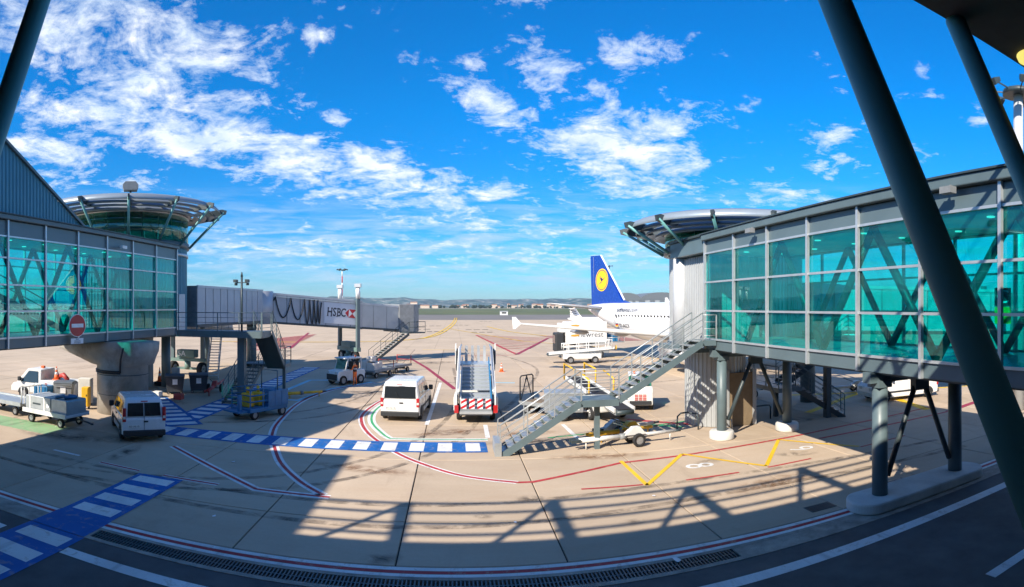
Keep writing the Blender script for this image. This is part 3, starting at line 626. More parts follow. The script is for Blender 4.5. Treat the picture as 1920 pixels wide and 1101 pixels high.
# inner stair flight seen through the glass
for dx in (0, 1.0):
    B().beam((-18.3 - dx, 12.5, 8.0), (-18.3 - dx, 22.5, 4.4), .06, .3).build('inner_stringer', 'steel_grey', lw, world=True)
    B().tube([(-18.3 - dx, 12.5, 9.0), (-18.3 - dx, 22.5, 5.4)], .03).build('inner_handrail', 'galvanised', lw, world=True)
# gate letter sign hanging inside the other walkway
gs = thing('gate_sign', 'small black hanging sign with the letter C inside the walkway', 'sign', (12.5, 8.7, 5.6), math.radians(-146))
B().box(-.02, .02, -.22, .22, 0, .5).build('letter_panel', 'plastic_black', gs); B().box(-.02, .02, -.22, .22, -.46, -.01).build('number_panel', 'gse_yellow', gs)
lettering('lettering', 'C', .5, 'sign_white', gs, frame((.022, 0, .25), (0, 1, 0), (0, 0, 1)), .003); lettering('lettering', '1', .42, 'text_dark', gs, frame((.022, 0, -.24), (0, 1, 0), (0, 0, 1)), .003)
B().beam((0, 0, .5), (0, 0, 2.28), .03, .03).build('hanger', 'steel_dark', gs)
# no-entry sign on the glass face
sg = thing('no_entry_sign', 'round red no-entry sign with white bar fixed to the glazed walkway', 'sign', (-16.55, 21.35, 4.7), math.radians(-9))
B().cyl((.0, 0, 0), (.03, 0, 0), .54, n=36).build('rim', 'sign_white', sg); B().cyl((.031, 0, 0), (.038, 0, 0), .51, n=36).build('disc', 'sign_red', sg); B().box(.039, .043, -.38, .38, -.09, .09).build('bar', 'sign_white', sg)
B().box(.0, .02, -.40, .40, -.86, -.60).build('plate', 'sign_white', sg)
for k, s in enumerate(('SAUF', 'VEHICULES', 'AUTORISES')): lettering('lettering', s, .085, 'text_dark', sg, frame((.0215, 0, -.655 - k * .075), (0, 1, 0), (0, 0, 1)), .001)
B().box(-.28, .0, -.03, .03, -.05, .05).build('bracket', 'steel_dark', sg)
b = B(); b.cbox((-16.55, 25.4, 8.75), (.16, .42, .16)); b.beam((-16.88, 25.5, 8.8), (-16.55, 25.5, 8.8), .05, .05); b.build('eave_camera', 'reflective_white', lw, world=True)
# corrugated gable standing on the walkway roof
def corrugated(p0, p1, tops, z0, depth=.05, pitch=.22):
    """ribbed sheet between two ground points, top height by fraction function"""
    p0 = Vector(p0); p1 = Vector(p1); L = (p1 - p0).length; u = (p1 - p0) / L; n = Vector((u.y, -u.x)); b = B(); q = []
    k = int(L / pitch)
    for i in range(k):
        for fr, dd in ((.0, 0), (.35, 0), (.5, 1), (.85, 1)):
            s = (i + fr) * pitch; p = p0 + u * s + n * dd * depth; q.append((p.x, p.y, tops(s / L)))
    v = [(x, y, z0) for x, y, z in q] + q; m = len(q); b._add(v, [(i, i + 1, i + 1 + m, i + m) for i in range(m - 1)]); return b
gb = lambda f: 9.52 + (f / .5 * 3.4 if f < .5 else (1 - f) / .5 * 3.4)
corrugated((-17.15, 22.6), (-17.15, 10.4), gb, 9.50).build('gable_sheet', 'cladding_blue', lw, world=True)
b = B(); b.prism([(22.62, 9.5), (10.38, 9.5), (16.5, 13.0)], 'x', -20.1, -17.22); b.build('gable_body', 'cladding_blue', lw, world=True)
b = B(); b.beam((-17.1, 22.65, 9.56), (-17.1, 16.5, 12.98), .16, .12); b.beam((-17.1, 16.5, 12.98), (-17.1, 10.35, 9.56), .16, .12); b.build('gable_trim', 'steel_grey', lw, world=True)

# ================================================================== stair towers with louvred rotundas
def rotunda(t, cx, cy, r, ro, g0, g1, zt, zr, nb, a_off):
    for i in range(24):
        a0 = 2 * PI * i / 24; a1 = 2 * PI * (i + 1) / 24; b = B(); b.lathe([(r, g0), (r + .02, g0), (r + .02, g1), (r, g1)], 4, cx, cy, a0 + .004, a1 - .004, close=True); b.build('pane', 'glass_drum', t, world=True)
        if i % 3 == 0: B().beam((cx + (r - .1) * math.cos(a0), cy + (r - .1) * math.sin(a0), g0), (cx + (r - .1) * math.cos(a0), cy + (r - .1) * math.sin(a0), g1), .06, .06).build('mullion', 'steel_grey', t, world=True)
    B().lathe([(r - .2, g0 - .35), (r + .10, g0 - .35), (r + .10, g0), (r - .2, g0)], 48, cx, cy, close=True).build('base_ring', 'steel_grey', t, world=True)
    B().lathe([(r - .2, g1), (r + .06, g1), (r + .06, g1 + .12), (r - .2, g1 + .12)], 48, cx, cy, close=True).build('top_ring', 'aluminium', t, world=True)
    B().lathe([(0, g0 - .3), (r - .22, g0 - .3), (r - .22, g0 - .1), (0, g0 - .1)], 32, cx, cy).build('floor', 'floor_inside', t, world=True)
    B().lathe([(0, g1 + .05), (r - .05, g1 + .13), (r + .25, g1 + .16), (r + .25, g1 + .30), (r * .6, zr), (0, zr + .05)], 48, cx, cy).build('roof', 'spandrel', t, world=True)
    for k in range(4):
        R = ro - .20 - .48 * k; z = zt + .02 - .125 * k; h = .30 if k == 0 else .20
        prof = [(R, z - .10), (R - .10, z + h * .35), (R - .22, z + h * .75), (R - .40, z + h), (R - .42, z + h - .03), (R - .25, z + h * .70), (R - .13, z + h * .30), (R - .03, z - .11)]
        B().lathe(prof, 60, cx, cy, close=True).build('louvre_ring', 'blade', t, world=True)
    for i in range(nb):
        a = a_off + 2 * PI * i / nb; ca, sa = math.cos(a), math.sin(a); P = lambda q, z: (cx + q * ca, cy + q * sa, z)
        B().cyl(P(r + .12, g0 - .28), P(ro, zt - .02), .075, n=10).build('strut', 'tube_dark', t, world=True)
        w = Vector((-sa, ca, 0)) * .05; b = B(); poly = [P(ro + .14, zt - .12), P(ro + .2, zt + .12), P(ro - .1, zt + .2), P(ro - 1.2, zt + .05), P(r + .1, g1 + .35), P(r + .1, g1 + .2), P(ro - .9, zt - .25), P(ro - .2, zt - .2)]
        b.v = [tuple(Vector(p) + w) for p in poly] + [tuple(Vector(p) - w) for p in poly]; m = len(poly)
        b.f = [tuple(range(m)), tuple(reversed(range(m, 2 * m)))] + [(j + m, (j + 1) % m + m, (j + 1) % m, j) for j in range(m)]; b.sm = [False] * len(b.f); b.build('bracket', 'steel_dark', t, world=True)

lt = thing('stair_tower', 'round tower with tall teal glass drum and tilted louvre crown beside the boarding bridge', 'tower', (-20.96, 32.7, 0), group='round stair towers')
rotunda(lt, -20.96, 32.7, 4.06, 6.5, 9.75, 11.40, 11.85, 12.2, 14, math.radians(-57))
b = B()
def ribbed_cyl(cx, cy, r, z0, z1, a0, a1, n, d=.05):
    b = B(); v = []
    for i in range(n):
        for fr, dd in ((0, 0), (.35, 0), (.5, d), (.85, d)):
            a = a0 + (a1 - a0) * (i + fr) / n; v.append((cx + (r + dd) * math.cos(a), cy + (r + dd) * math.sin(a)))
    m = len(v); b._add([(x, y, z0) for x, y in v] + [(x, y, z1) for x, y in v], [(i, (i + 1), (i + 1) + m, i + m) for i in range(m - 1)]); return b
ribbed_cyl(-20.96, 32.7, 3.96, 4.0, 9.42, 0, 2 * PI, 110).build('tower_wall', 'cladding_blue', lt, world=True)
B().lathe([(4.0, 3.7), (4.1, 3.7), (4.1, 4.0), (4.0, 4.0)], 48, -20.96, 32.7, close=True).build('base_ring', 'steel_grey', lt, world=True)
B().lathe([(0, 3.72), (4.0, 3.72), (4.0, 3.9), (0, 3.9)], 40, -20.96, 32.7).build('floor', 'steel_dark', lt, world=True)
B().lathe([(3.97, 8.85), (4.1, 8.85), (4.1, 9.05), (3.97, 9.05)], 48, -20.96, 32.7, close=True).build('band', 'aluminium', lt, world=True)
for sx in (-1, 1): B().lathe([(1.2, 0), (1.2, 3.72)], 24, -21.4, 34.5).build('core', 'pier_concrete', lt, world=True) if sx == 1 else None
dr = B(); dr.box(-16.93, -16.84, 32.3, 33.15, 4.05, 6.4); dr.build('door', 'white_clad', lt, world=True)
# floodlight box on a mast at the tower rim
fx, fy = -20.96 + 4.3 * math.cos(math.radians(-57)), 32.7 + 4.3 * math.sin(math.radians(-57)); fx, fy = -18.0, 28.35
m_ = thing('floodlight_box', 'grey floodlight housing on a short mast above the louvre crown', 'floodlight', (fx, fy, 11.9))
B().cyl((0, 0, -.45), (0, 0, .55), .06, n=10).build('mast', 'steel_grey', m_); b = B(); b.prism([(-.38, .0), (.38, .0), (.46, .2), (.46, .34), (.3, .52), (-.3, .52), (-.46, .34), (-.46, .2)], 'y', -.3, .3); o = b.build('housing', 'gse_grey', m_, bevel=.02); o.location.z = .5; o.rotation_euler.z = math.radians(33)

rt = thing('stair_tower', 'low rotunda with louvre crown and corrugated grey pier at the external staircase', 'tower', (14.3, 26.5, 0), group='round stair towers')
rotunda(rt, 14.3, 26.5, 3.7, 5.95, 8.55, 9.25, 9.55, 9.85, 14, math.radians(-128))
ribbed_cyl(14.3, 26.5, 3.45, 3.8, 8.3, 0, 2 * PI, 95).build('tower_wall', 'cladding', rt, world=True)
corrugated((10.95, 25.7), (10.95, 22.35), lambda f: 7.9, 3.8, .07, .2).build('recess_sheet', 'cladding', rt, world=True)
B().cyl((10.95, 25.85, 3.7), (10.95, 25.85, 7.95), .44, n=28).build('corner_column', 'white_clad', rt, world=True)
b = B(); b.box(10.5, 14.6, 22.5, 26.3, 7.95, 8.66); b.build('fascia', 'spandrel', rt, bevel=.03, world=True)
B().box(10.4, 14.6, 22.5, 26.4, 8.66, 8.76).build('roof_edge', 'steel_dark', rt, world=True)
B().lathe([(0, 3.62), (3.6, 3.62), (3.6, 3.82), (0, 3.82)], 40, 14.3, 26.5).build('floor', 'steel_dark', rt, world=True)
B().box(9.9, 14.4, 22.4, 26.3, 3.6, 3.8).build('landing', 'steel_grey', rt, world=True)
ribbed_cyl(12.35, 25.0, 1.45, .02, 3.62, 0, 2 * PI, 44, .045).build('pier', 'cladding', rt, world=True)
B().box(12.3, 13.55, 23.45, 23.62, .02, 2.5).build('pier_door', 'wood', rt, world=True)
B().box(12.1, 12.3, 23.4, 23.7, .02, 2.65).build('door_jamb', 'cladding', rt, world=True); B().box(13.55, 13.75, 23.4, 23.7, .02, 2.65).build('door_jamb', 'cladding', rt, world=True)
for k, (x, y, a) in enumerate(((10.6, 23.9, 2.2), (14.35, 24.0, -.6), (11.6, 22.95, 4.2))):
    g_ = thing('crash_rail', ['low bent guard hoop at the shaded side of the corrugated pier', 'low bent guard hoop beyond the pier door', 'pale low guard post in front of the corrugated pier'][k], 'guard rail', (x, y, 0), a, 'guard hoops round the pier')
    B().tube([(-.35, 0, 0), (-.35, 0, .55), (-.25, 0, .7), (.2, .08, .75), (.4, .3, .72), (.45, .5, .6), (.45, .55, 0)], .035, 8).build('hoop', 'steel_dark' if k < 2 else 'galvanised', g_)

# ================================================================== stairs
def flight(t, p0, p1, side, w, rise=.18, tread='galvanised', string='steel_grey', rails=True, nr=4, post=1.15, rail_m='galvanised', hr=1.05):
    """p0 low end, p1 high end on the flight's centre line; side: unit vector across"""
    p0 = Vector(p0); p1 = Vector(p1); S = Vector((side[0], side[1], 0)); n = max(2, round((p1.z - p0.z) / rise)); d = (p1 - p0) / n
    hd = Vector((d.x, d.y, 0)); run = hd.length; u = hd.normalized(); me = B()
    q = [(-S * w / 2), (S * w / 2)]
    b = B(); A = [-S * w * .48, S * w * .48]
    vv = [A[0] - u * run * .5, A[1] - u * run * .5, A[1] + u * run * .55, A[0] + u * run * .55]
    b._add([v for v in vv] + [v + Vector((0, 0, .04)) for v in vv], [(0, 3, 2, 1), (4, 5, 6, 7), (0, 1, 5, 4), (1, 2, 6, 5), (2, 3, 7, 6), (3, 0, 4, 7)])
    m_ = b.mesh('tread'); m_.materials.append(MATS[tread])
    for i in range(n):
        c = p0 + d * (i + .5); link('tread', m_, t, world=True, loc=(c.x, c.y, p0.z + d.z * (i + 1) - .05))
    for sg in (-1, 1):
        o = S * (w / 2) * sg
        B().beam(p0 + o + Vector((0, 0, -.06)), p1 + o + Vector((0, 0, -.10)), .05, .26).build('stringer', string, t, world=True)
        if rails:
            for k in range(nr):
                hh = hr - k * (hr - .25) / max(1, nr - 1) if nr > 1 else hr
                B().tube([p0 + o + Vector((0, 0, hh + .1)), p1 + o + Vector((0, 0, hh + .1))], .025 if k == 0 else .014, 6).build('handrail' if k == 0 else 'rail', rail_m, t, world=True)
            L = (p1 - p0).length; m = max(1, round(L / post))
            for i in range(m + 1):
                c = p0 + (p1 - p0) * (i / m) + o; B().beam(c, c + Vector((0, 0, hr + .1)), .04, .04).build('post', rail_m, t, world=True)
def deck(t, x0, x1, y0, y1, z, sides, rail_m='galvanised', th=.22, m='steel_grey', nr=4, hr=1.05):
    B().box(x0, x1, y0, y1, z - th, z).build('landing', m, t, world=True)
    S = {'s': ((x0, y0), (x1, y0)), 'n': ((x0, y1), (x1, y1)), 'w': ((x0, y0), (x0, y1)), 'e': ((x1, y0), (x1, y1))}
    for q in sides:
        a, c = (Vector((*p, z)) for p in S[q]); L = (c - a).length
        for k in range(nr):
            hh = hr - k * (hr - .2) / (nr - 1); B().tube([a + Vector((0, 0, hh)), c + Vector((0, 0, hh))], .025 if k == 0 else .014, 6).build('handrail' if k == 0 else 'rail', rail_m, t, world=True)
        m_ = max(1, round(L / 1.3))
        for i in range(m_ + 1):
            p = a + (c - a) * (i / m_); B().beam(p, p + Vector((0, 0, hr)), .045, .045).build('post', rail_m, t, world=True)

rs = thing('external_staircase', 'sunlit galvanised staircase with mid landing running down from the corrugated tower', 'staircase', (1.8, 21.8, 0), group='steel staircases')
flight(rs, (1.75, 21.85, 0), (4.85, 21.85, 2.0), (0, 1), 1.15)
deck(rs, 4.85, 6.35, 21.25, 22.45, 2.0, 'sn', th=.26)
flight(rs, (6.35, 21.85, 2.0), (9.95, 21.85, 4.2), (0, 1), 1.15)
deck(rs, 9.95, 10.55, 21.25, 22.4, 4.2, 's')
B().beam((5.6, 21.8, 0), (5.6, 21.8, 1.76), .2, .2).build('support_post', 'steel_grey', rs, world=True)
B().box(1.55, 1.8, 21.2, 22.5, .0, .5).build('end_plate', 'galvanised', rs, world=True)

ls = thing('external_staircase', 'shaded blue-grey double-flight staircase with access deck under the boarding bridge', 'staircase', (-12.4, 30, 0), group='steel staircases')
deck(ls, -15.8, -10.5, 30.0, 31.6, 4.2, 's', 'steel_grey', .38)
deck(ls, -10.52, -10.45, 30.0, 31.6, 4.2, 'e', 'steel_grey', .3)
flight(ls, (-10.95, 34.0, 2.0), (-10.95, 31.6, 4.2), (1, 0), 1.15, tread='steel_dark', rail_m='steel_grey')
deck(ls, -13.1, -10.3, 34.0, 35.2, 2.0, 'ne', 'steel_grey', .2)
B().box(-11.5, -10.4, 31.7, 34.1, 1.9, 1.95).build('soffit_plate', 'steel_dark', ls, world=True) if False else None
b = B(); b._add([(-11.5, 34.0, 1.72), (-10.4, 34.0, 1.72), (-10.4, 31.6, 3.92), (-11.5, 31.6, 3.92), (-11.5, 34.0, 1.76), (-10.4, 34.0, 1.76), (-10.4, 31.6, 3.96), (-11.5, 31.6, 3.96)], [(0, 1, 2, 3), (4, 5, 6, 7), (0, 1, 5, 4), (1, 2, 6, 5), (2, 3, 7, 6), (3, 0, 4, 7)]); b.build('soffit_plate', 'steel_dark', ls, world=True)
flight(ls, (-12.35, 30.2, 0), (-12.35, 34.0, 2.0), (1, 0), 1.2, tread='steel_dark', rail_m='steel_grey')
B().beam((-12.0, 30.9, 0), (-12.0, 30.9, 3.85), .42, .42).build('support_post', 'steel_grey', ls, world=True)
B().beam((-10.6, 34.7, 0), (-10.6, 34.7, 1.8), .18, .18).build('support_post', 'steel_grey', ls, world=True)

bs = thing('external_staircase', 'dark switchback staircase in the shade behind the walkway columns', 'staircase', (18, 23, 0), group='steel staircases')
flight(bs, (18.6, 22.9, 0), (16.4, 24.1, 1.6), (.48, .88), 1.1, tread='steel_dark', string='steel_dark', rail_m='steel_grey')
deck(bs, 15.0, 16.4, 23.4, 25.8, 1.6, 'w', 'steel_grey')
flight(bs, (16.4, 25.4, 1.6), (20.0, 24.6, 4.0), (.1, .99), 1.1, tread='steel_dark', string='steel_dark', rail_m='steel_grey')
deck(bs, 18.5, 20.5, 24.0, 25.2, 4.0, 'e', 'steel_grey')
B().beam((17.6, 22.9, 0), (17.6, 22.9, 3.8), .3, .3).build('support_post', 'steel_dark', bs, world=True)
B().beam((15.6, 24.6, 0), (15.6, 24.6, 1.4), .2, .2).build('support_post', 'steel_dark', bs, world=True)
# ================================================================== boarding bridges
def tunnel(t, p0, p1, w, za, zb, name='tunnel', m='bridge_wall', pitch=1.25, roof='white_clad'):
    """box tunnel from p0 to p1; za, zb: (floor, top) at each end"""
    p0 = Vector(p0); p1 = Vector(p1); d = p1 - p0; L = d.length; u = d / L; n = Vector((u.y, -u.x))
    def ring(p, z, k=0): return [(*(p + n * (w / 2 - k)), z[0]), (*(p + n * (w / 2 - k)), z[1]), (*(p - n * (w / 2 - k)), z[1]), (*(p - n * (w / 2 - k)), z[0])]
    body = B().loft([ring(p0, za), ring(p1, zb)], smooth=False).build(name, 'gse_grey', t, world=True)
    k = max(1, int(L / pitch))
    for s in (1, -1):
        for i in range(k):
            f0, f1 = i / k + .004, (i + 1) / k - .004; b = B(); q = []
            for f in (f0, f1):
                c = p0 + d * f; z0 = za[0] + (zb[0] - za[0]) * f + .14; z1 = za[1] + (zb[1] - za[1]) * f - .16
                for off in (.0, .035):
                    for z in (z0, z1): q.append((*(c + n * s * (w / 2 + off)), z))
            b._add(q, [(0, 1, 3, 2), (4, 6, 7, 5), (0, 4, 5, 1), (2, 3, 7, 6), (1, 5, 7, 3), (0, 2, 6, 4)]); b.build('wall_panel', m, body, world=True)
        for zz, hh, mm in ((0, .2, 'steel_dark'), (1, .18, roof)):
            a = p0 + n * s * (w / 2 + .03); c = p1 + n * s * (w / 2 + .03)
            B().beam((*a, za[zz] + (.06 if zz == 0 else -.06)), (*c, zb[zz] + (.06 if zz == 0 else -.06)), .12, hh).build('edge_rail', mm, body, world=True)
    return body, u, n, L

jb = thing('boarding_bridge', 'long pale boarding bridge with a bank sign and looped black cables on its side', 'boarding bridge', (-17, 49, 0), group='boarding bridges')
tunnel(jb, (-18.6, 35.6), (-18.2, 48.2), 2.9, (4.2, 7.05), (4.2, 7.08), 'fixed_tunnel')
B().cyl((-18.3, 49.6, 4.0), (-18.3, 49.6, 7.0), 2.0, n=32).build('rotunda', 'bridge_wall', jb, world=True)
B().cyl((-18.3, 49.6, 0), (-18.3, 49.6, 4.0), .45, n=20).build('rotunda_column', 'steel_grey', jb, world=True)
A0, A1 = Vector((-18.5, 50.5)), Vector((-6.6, 61.0)); dv = A1 - A0
def along(f): return A0 + dv * f
outer, U, N, LB = tunnel(jb, along(0), along(.70), 3.1, (4.15, 6.95), (3.35, 6.15), 'outer_tunnel')
inner, _, _, _ = tunnel(jb, along(.69), along(1.0), 2.7, (3.40, 5.98), (3.05, 5.62), 'inner_tunnel', m='cladding')
U3 = Vector((U.x, U.y, 0)); N3 = Vector((N.x, N.y, 0)); slope = -.80 / (.70 * LB); UT = Vector((U.x, U.y, slope)).normalized()
def face(f, z, off=1.60): p = along(f) + N * off; return Vector((p.x, p.y, z))
def zmid(f): return 5.55 - .80 * f / .70
# sign panel, letters and emblem
f0, f1 = .425, .675; b = B(); q = []
for f in (f0, f1):
    for off in (1.55, 1.615):
        for dz in (-1.05, 1.0): p = along(f) + N * off; q.append((p.x, p.y, zmid(f) + dz))
b._add(q, [(0, 1, 3, 2), (4, 6, 7, 5), (0, 4, 5, 1), (2, 3, 7, 6), (1, 5, 7, 3), (0, 2, 6, 4)]); sp = b.build('sign_panel', 'hsbc_panel', outer, world=True)
def on_panel(f, dz=0): return frame(face(f, zmid(f) + dz, 1.62), UT, (0, 0, 1))
for ch, f in (('H', .464), ('S', .497), ('B', .528), ('C', .560)):
    me = text_mesh(ch, 1.15, .006, .018); me.materials.clear(); me.materials.append(MATS['text_dark']); me.transform(Matrix.Scale(.74, 4, (1, 0, 0))); me.transform(on_panel(f, .05)); link('letter', me, sp, world=True)
Mx = on_panel(.464, .05)
for x in (-.20, .20):
    for y in (-.385, .385): b = B(); c = [Mx @ Vector((x + dx, y + dy, .007)) for dx, dy in ((-.11, -.025), (.11, -.025), (.11, .025), (-.11, .025))]; b.quad(*c); b.build('letter_serif', 'text_dark', sp, world=True)
Mx = on_panel(.528, .05)
for y in (-.385, .385): b = B(); c = [Mx @ Vector((-.21 + dx, y + dy, .007)) for dx, dy in ((-.11, -.025), (.11, -.025), (.11, .025), (-.11, .025))]; b.quad(*c); b.build('letter_serif', 'text_dark', sp, world=True)
Mx = on_panel(.625, .05) @ Matrix.Scale(.88, 4); b = B()
for tri in (((-.95, 0), (-.48, .47), (-.48, -.47)), ((.95, 0), (.48, -.47), (.48, .47)), ((-.48, .47), (.48, .47), (0, 0)), ((-.48, -.47), (0, 0), (.48, -.47))): b.quad(*[Mx @ Vector((x, y, .010)) for x, y in tri])
b.build('emblem_red', 'sign_red', sp, world=True)
b = B()
for tri in (((-.47, .46), (-.01, 0), (-.47, -.46)), ((.47, .46), (.47, -.46), (.01, 0))): b.quad(*[Mx @ Vector((x, y, .008)) for x, y in tri])
b.build('emblem_white', 'sign_white', sp, world=True)
# festoon cable on the side wall
pts = []; loops = [(.02, .10, .6), (.10, .20, 1.85), (.20, .29, 1.95), (.29, .325, 2.25), (.325, .355, 2.2), (.355, .38, 2.2), (.38, .40, 2.15)]
for a, c, dep in loops:
    for k in range(10):
        f = a + (c - a) * k / 10; pts.append(face(f, zmid(f) + 1.05 - dep * math.sin(PI * k / 10) ** .8, 1.68))
pts.append(face(.405, zmid(.405) + .9, 1.68)); B().tube(pts, .055, 6).build('festoon_cable', 'plastic_black', outer, world=True)
B().beam(face(.0, zmid(0) + 1.12, 1.66), face(.70, zmid(.7) + 1.12, 1.66), .06, .10).build('cable_track', 'aluminium', outer, world=True)
for f in (.04, .13, .22, .31, .40, .48, .56, .64, .74, .83, .92):
    p = along(f); zt = zmid(f) + 1.42 if f < .70 else 5.98 - .36 * (f - .69) / .31 + .02; b = B(); b.beam((*(p - U * .35), zt), (*(p + U * .35), zt - .04), .5, .12); b.build('roof_unit', 'white_clad', outer if f < .7 else inner, world=True)
# lift columns and wheel bogie
bf = .66; bc = along(bf)
for s in (-1, 1):
    p = bc + N * s * 1.78; col = B().beam((p.x, p.y, 1.2), (p.x, p.y, 7.0), .30, .36, up=(U.x, U.y, 0)).build('lift_column', 'steel_grey', jb, world=True)
    B().cyl((p.x, p.y, 6.4), (p.x, p.y, 7.6), .22, n=14).build('column_cap', 'reflective_white', col, world=True); B().cbox((p.x, p.y, 7.7), (.62, .62, .34)).build('beacon_housing', 'white_clad', col, world=True)
B().beam((*(bc - N * 1.95), 1.3), (*(bc + N * 1.95), 1.3), .5, .42).build('bogie_beam', 'gse_green', jb, world=True)
bogie = B(); bogie.beam((*(bc - N * .9), 1.75), (*(bc + N * .9), 1.75), .8, .62); bogie = bogie.build('drive_box', 'gse_green', jb, bevel=.05, world=True)
B().cyl((*bc, .55), (*bc, 1.2), .3, n=14).build('bogie_pivot', 'gse_green', jb, world=True)
B().beam((*(bc - N * 1.3), .62), (*(bc + N * 1.3), .62), .3, .24).build('axle', 'gse_green', jb, world=True)
def turned_wheel(t, p, r, w, ang):
    k = wheel(t, 0, 0, r, w); k.matrix_parent_inverse = wm(t).inverted(); k.location = (p[0], p[1], r); k.rotation_euler = (0, 0, ang); return k
for s in (-1, 1): turned_wheel(jb, bc + N * s * 1.25, .58, .48, math.radians(-50))
# cab at the far end with its service stair
cb = B(); cc = along(1.0)
poly = [cc - N * 1.5 - U * .1, cc + N * 1.5 - U * .1, cc + N * 1.85 + U * 1.6, cc + N * 1.0 + U * 2.9, cc - N * 1.2 + U * 2.9, cc - N * 1.7 + U * 1.2]
cb.prism([(p.x, p.y) for p in poly], 'z', 2.9, 5.85); cab = cb.build('cab', 'gse_grey', jb, bevel=.05, world=True)
q = cc + N * 2.5 + U * 1.3; b = B(); b.prism([((cc + N * 1.5).x, (cc + N * 1.5).y), ((cc + N * 3.0).x, (cc + N * 3.0).y), ((cc + N * 3.0 + U * 2.2).x, (cc + N * 3.0 + U * 2.2).y), ((cc + N * 1.6 + U * 2.2).x, (cc + N * 1.6 + U * 2.2).y)], 'z', 2.80, 2.92); b.build('cab_landing', 'steel_dark', jb, world=True)
for o in ((1.6, 2.2), (3.0, 2.2), (3.0, .1)):
    p = cc + N * o[0] + U * o[1]; B().beam((*p, 2.9), (*p, 4.0), .05, .05).build('landing_post', 'steel_dark', jb, world=True)
for z in (3.45, 4.0): B().tube([(*(cc + N * 1.6 + U * 2.2), z), (*(cc + N * 3.0 + U * 2.2), z), (*(cc + N * 3.0 + U * .1), z)], .025).build('landing_rail', 'steel_dark', jb, world=True)
lo = cc + N * 2.5 - U * 4.3; hi_ = cc + N * 2.5 + U * .1
flight(jb, (lo.x, lo.y, .1), (hi_.x, hi_.y, 2.85), (N.x, N.y), .9, .2, 'galvanised', 'steel_dark', True, 2, 1.5, 'steel_dark')

b2 = thing('boarding_bridge', 'boarding bridge mostly hidden behind the tower with green wheel bogie marked 5A', 'boarding bridge', (-21.5, 41, 0), group='boarding bridges')
tunnel(b2, (-22.0, 37.0), (-22.6, 52.0), 2.8, (3.75, 6.4), (3.3, 5.9), 'tunnel')
bc2 = Vector((-20.9, 41.6))
for s in (-1, 1):
    B().beam((bc2.x + s * 1.35, bc2.y, 1.3), (bc2.x + s * 1.35, bc2.y, 5.6), .28, .28).build('lift_column', 'steel_grey', b2, world=True); turned_wheel(b2, (bc2.x + s * 1.3, bc2.y), .56, .42, math.radians(80))
db = B().box(bc2.x - .8, bc2.x + .8, bc2.y - .4, bc2.y + .4, 1.45, 2.1).build('drive_box', 'gse_green', b2, bevel=.06, world=True)
lettering('lettering', '5A', .62, 'sign_white', db, frame((bc2.x - .35, bc2.y - .41, 1.78), (1, 0, 0), (0, 0, 1)), .004)
B().box(bc2.x - 1.6, bc2.x + 1.6, bc2.y - .2, bc2.y + .2, 1.15, 1.4).build('bogie_beam', 'gse_green', b2, world=True); B().cyl((*bc2, .5), (*bc2, 1.2), .26, n=14).build('bogie_pivot', 'gse_green', b2, world=True); B().box(bc2.x - 1.5, bc2.x + 1.5, bc2.y - .12, bc2.y + .12, .48, .66).build('axle', 'gse_green', b2, world=True)
flight(b2, (-17.95, 40.0, .1), (-19.6, 44.6, 3.3), (.94, .34), .85, .2, 'galvanised', 'galvanised', True, 2, 1.5)
B().cyl((-22.2, 48.0, 0), (-22.2, 48.0, 3.4), .3, n=16).build('support_column', 'steel_grey', b2, world=True)

b3 = thing('boarding_bridge', 'boarding bridge seen through the teal walkway glass near the airliner nose', 'boarding bridge', (19, 25, 0), group='boarding bridges')
B().cyl((19.6, 27.4, 3.9), (19.6, 27.4, 6.9), 2.0, n=28).build('rotunda', 'bridge_wall', b3, world=True); B().cyl((19.6, 27.4, 0), (19.6, 27.4, 3.9), .45, n=18).build('rotunda_column', 'steel_grey', b3, world=True)
tunnel(b3, (16.6, 26.9), (18.4, 27.3), 2.7, (4.1, 6.8), (4.1, 6.8), 'fixed_tunnel'); tunnel(b3, (20.6, 26.6), (30.5, 21.5), 3.0, (4.1, 6.8), (3.9, 6.6), 'outer_tunnel')
tunnel(b3, (30.5, 21.5), (39.0, 22.4), 2.7, (3.9, 6.5), (3.6, 6.2), 'inner_tunnel')
for s in (-1, 1): B().beam((31 + s * .2, 21.6 + s * 1.7, .6), (31 + s * .2, 21.6 + s * 1.7, 7.0), .3, .3).build('lift_column', 'steel_grey', b3, world=True); turned_wheel(b3, (31, 21.6 + s * 1.1), .56, .42, 0)

# ================================================================== airliner
def ring(x, zc, ry, rz, n=28): return [(x, ry * math.cos(2 * PI * i / n), zc + rz * math.sin(2 * PI * i / n)) for i in range(n)]
ua = (.309, -.951); TA = Vector((16.5, 68.3)); NA = TA + Vector(ua) * 37.57
ap = thing('airliner', 'white airliner with dark blue tail and yellow round emblem parked nose to the terminal', 'airplane', (NA.x, NA.y, 0), math.atan2(.951, -.309))
st = [(0, 3.45, .06, .06), (.35, 3.46, .5, .46), (1.1, 3.58, .98, .95), (2.4, 3.78, 1.46, 1.45), (4, 3.93, 1.8, 1.86), (6, 4.0, 1.97, 2.05), (15, 4.0, 1.97, 2.05), (24, 4.0, 1.97, 2.05), (26, 4.05, 1.95, 2.0), (28, 4.2, 1.82, 1.84), (30, 4.42, 1.60, 1.62), (32, 4.70, 1.32, 1.34), (34, 4.98, .98, 1.02), (36, 5.25, .58, .64), (37.2, 5.42, .30, .36), (37.57, 5.46, .1, .14)]
fus = B().loft([ring(*s) for s in st]).build('fuselage', 'air_white', ap)
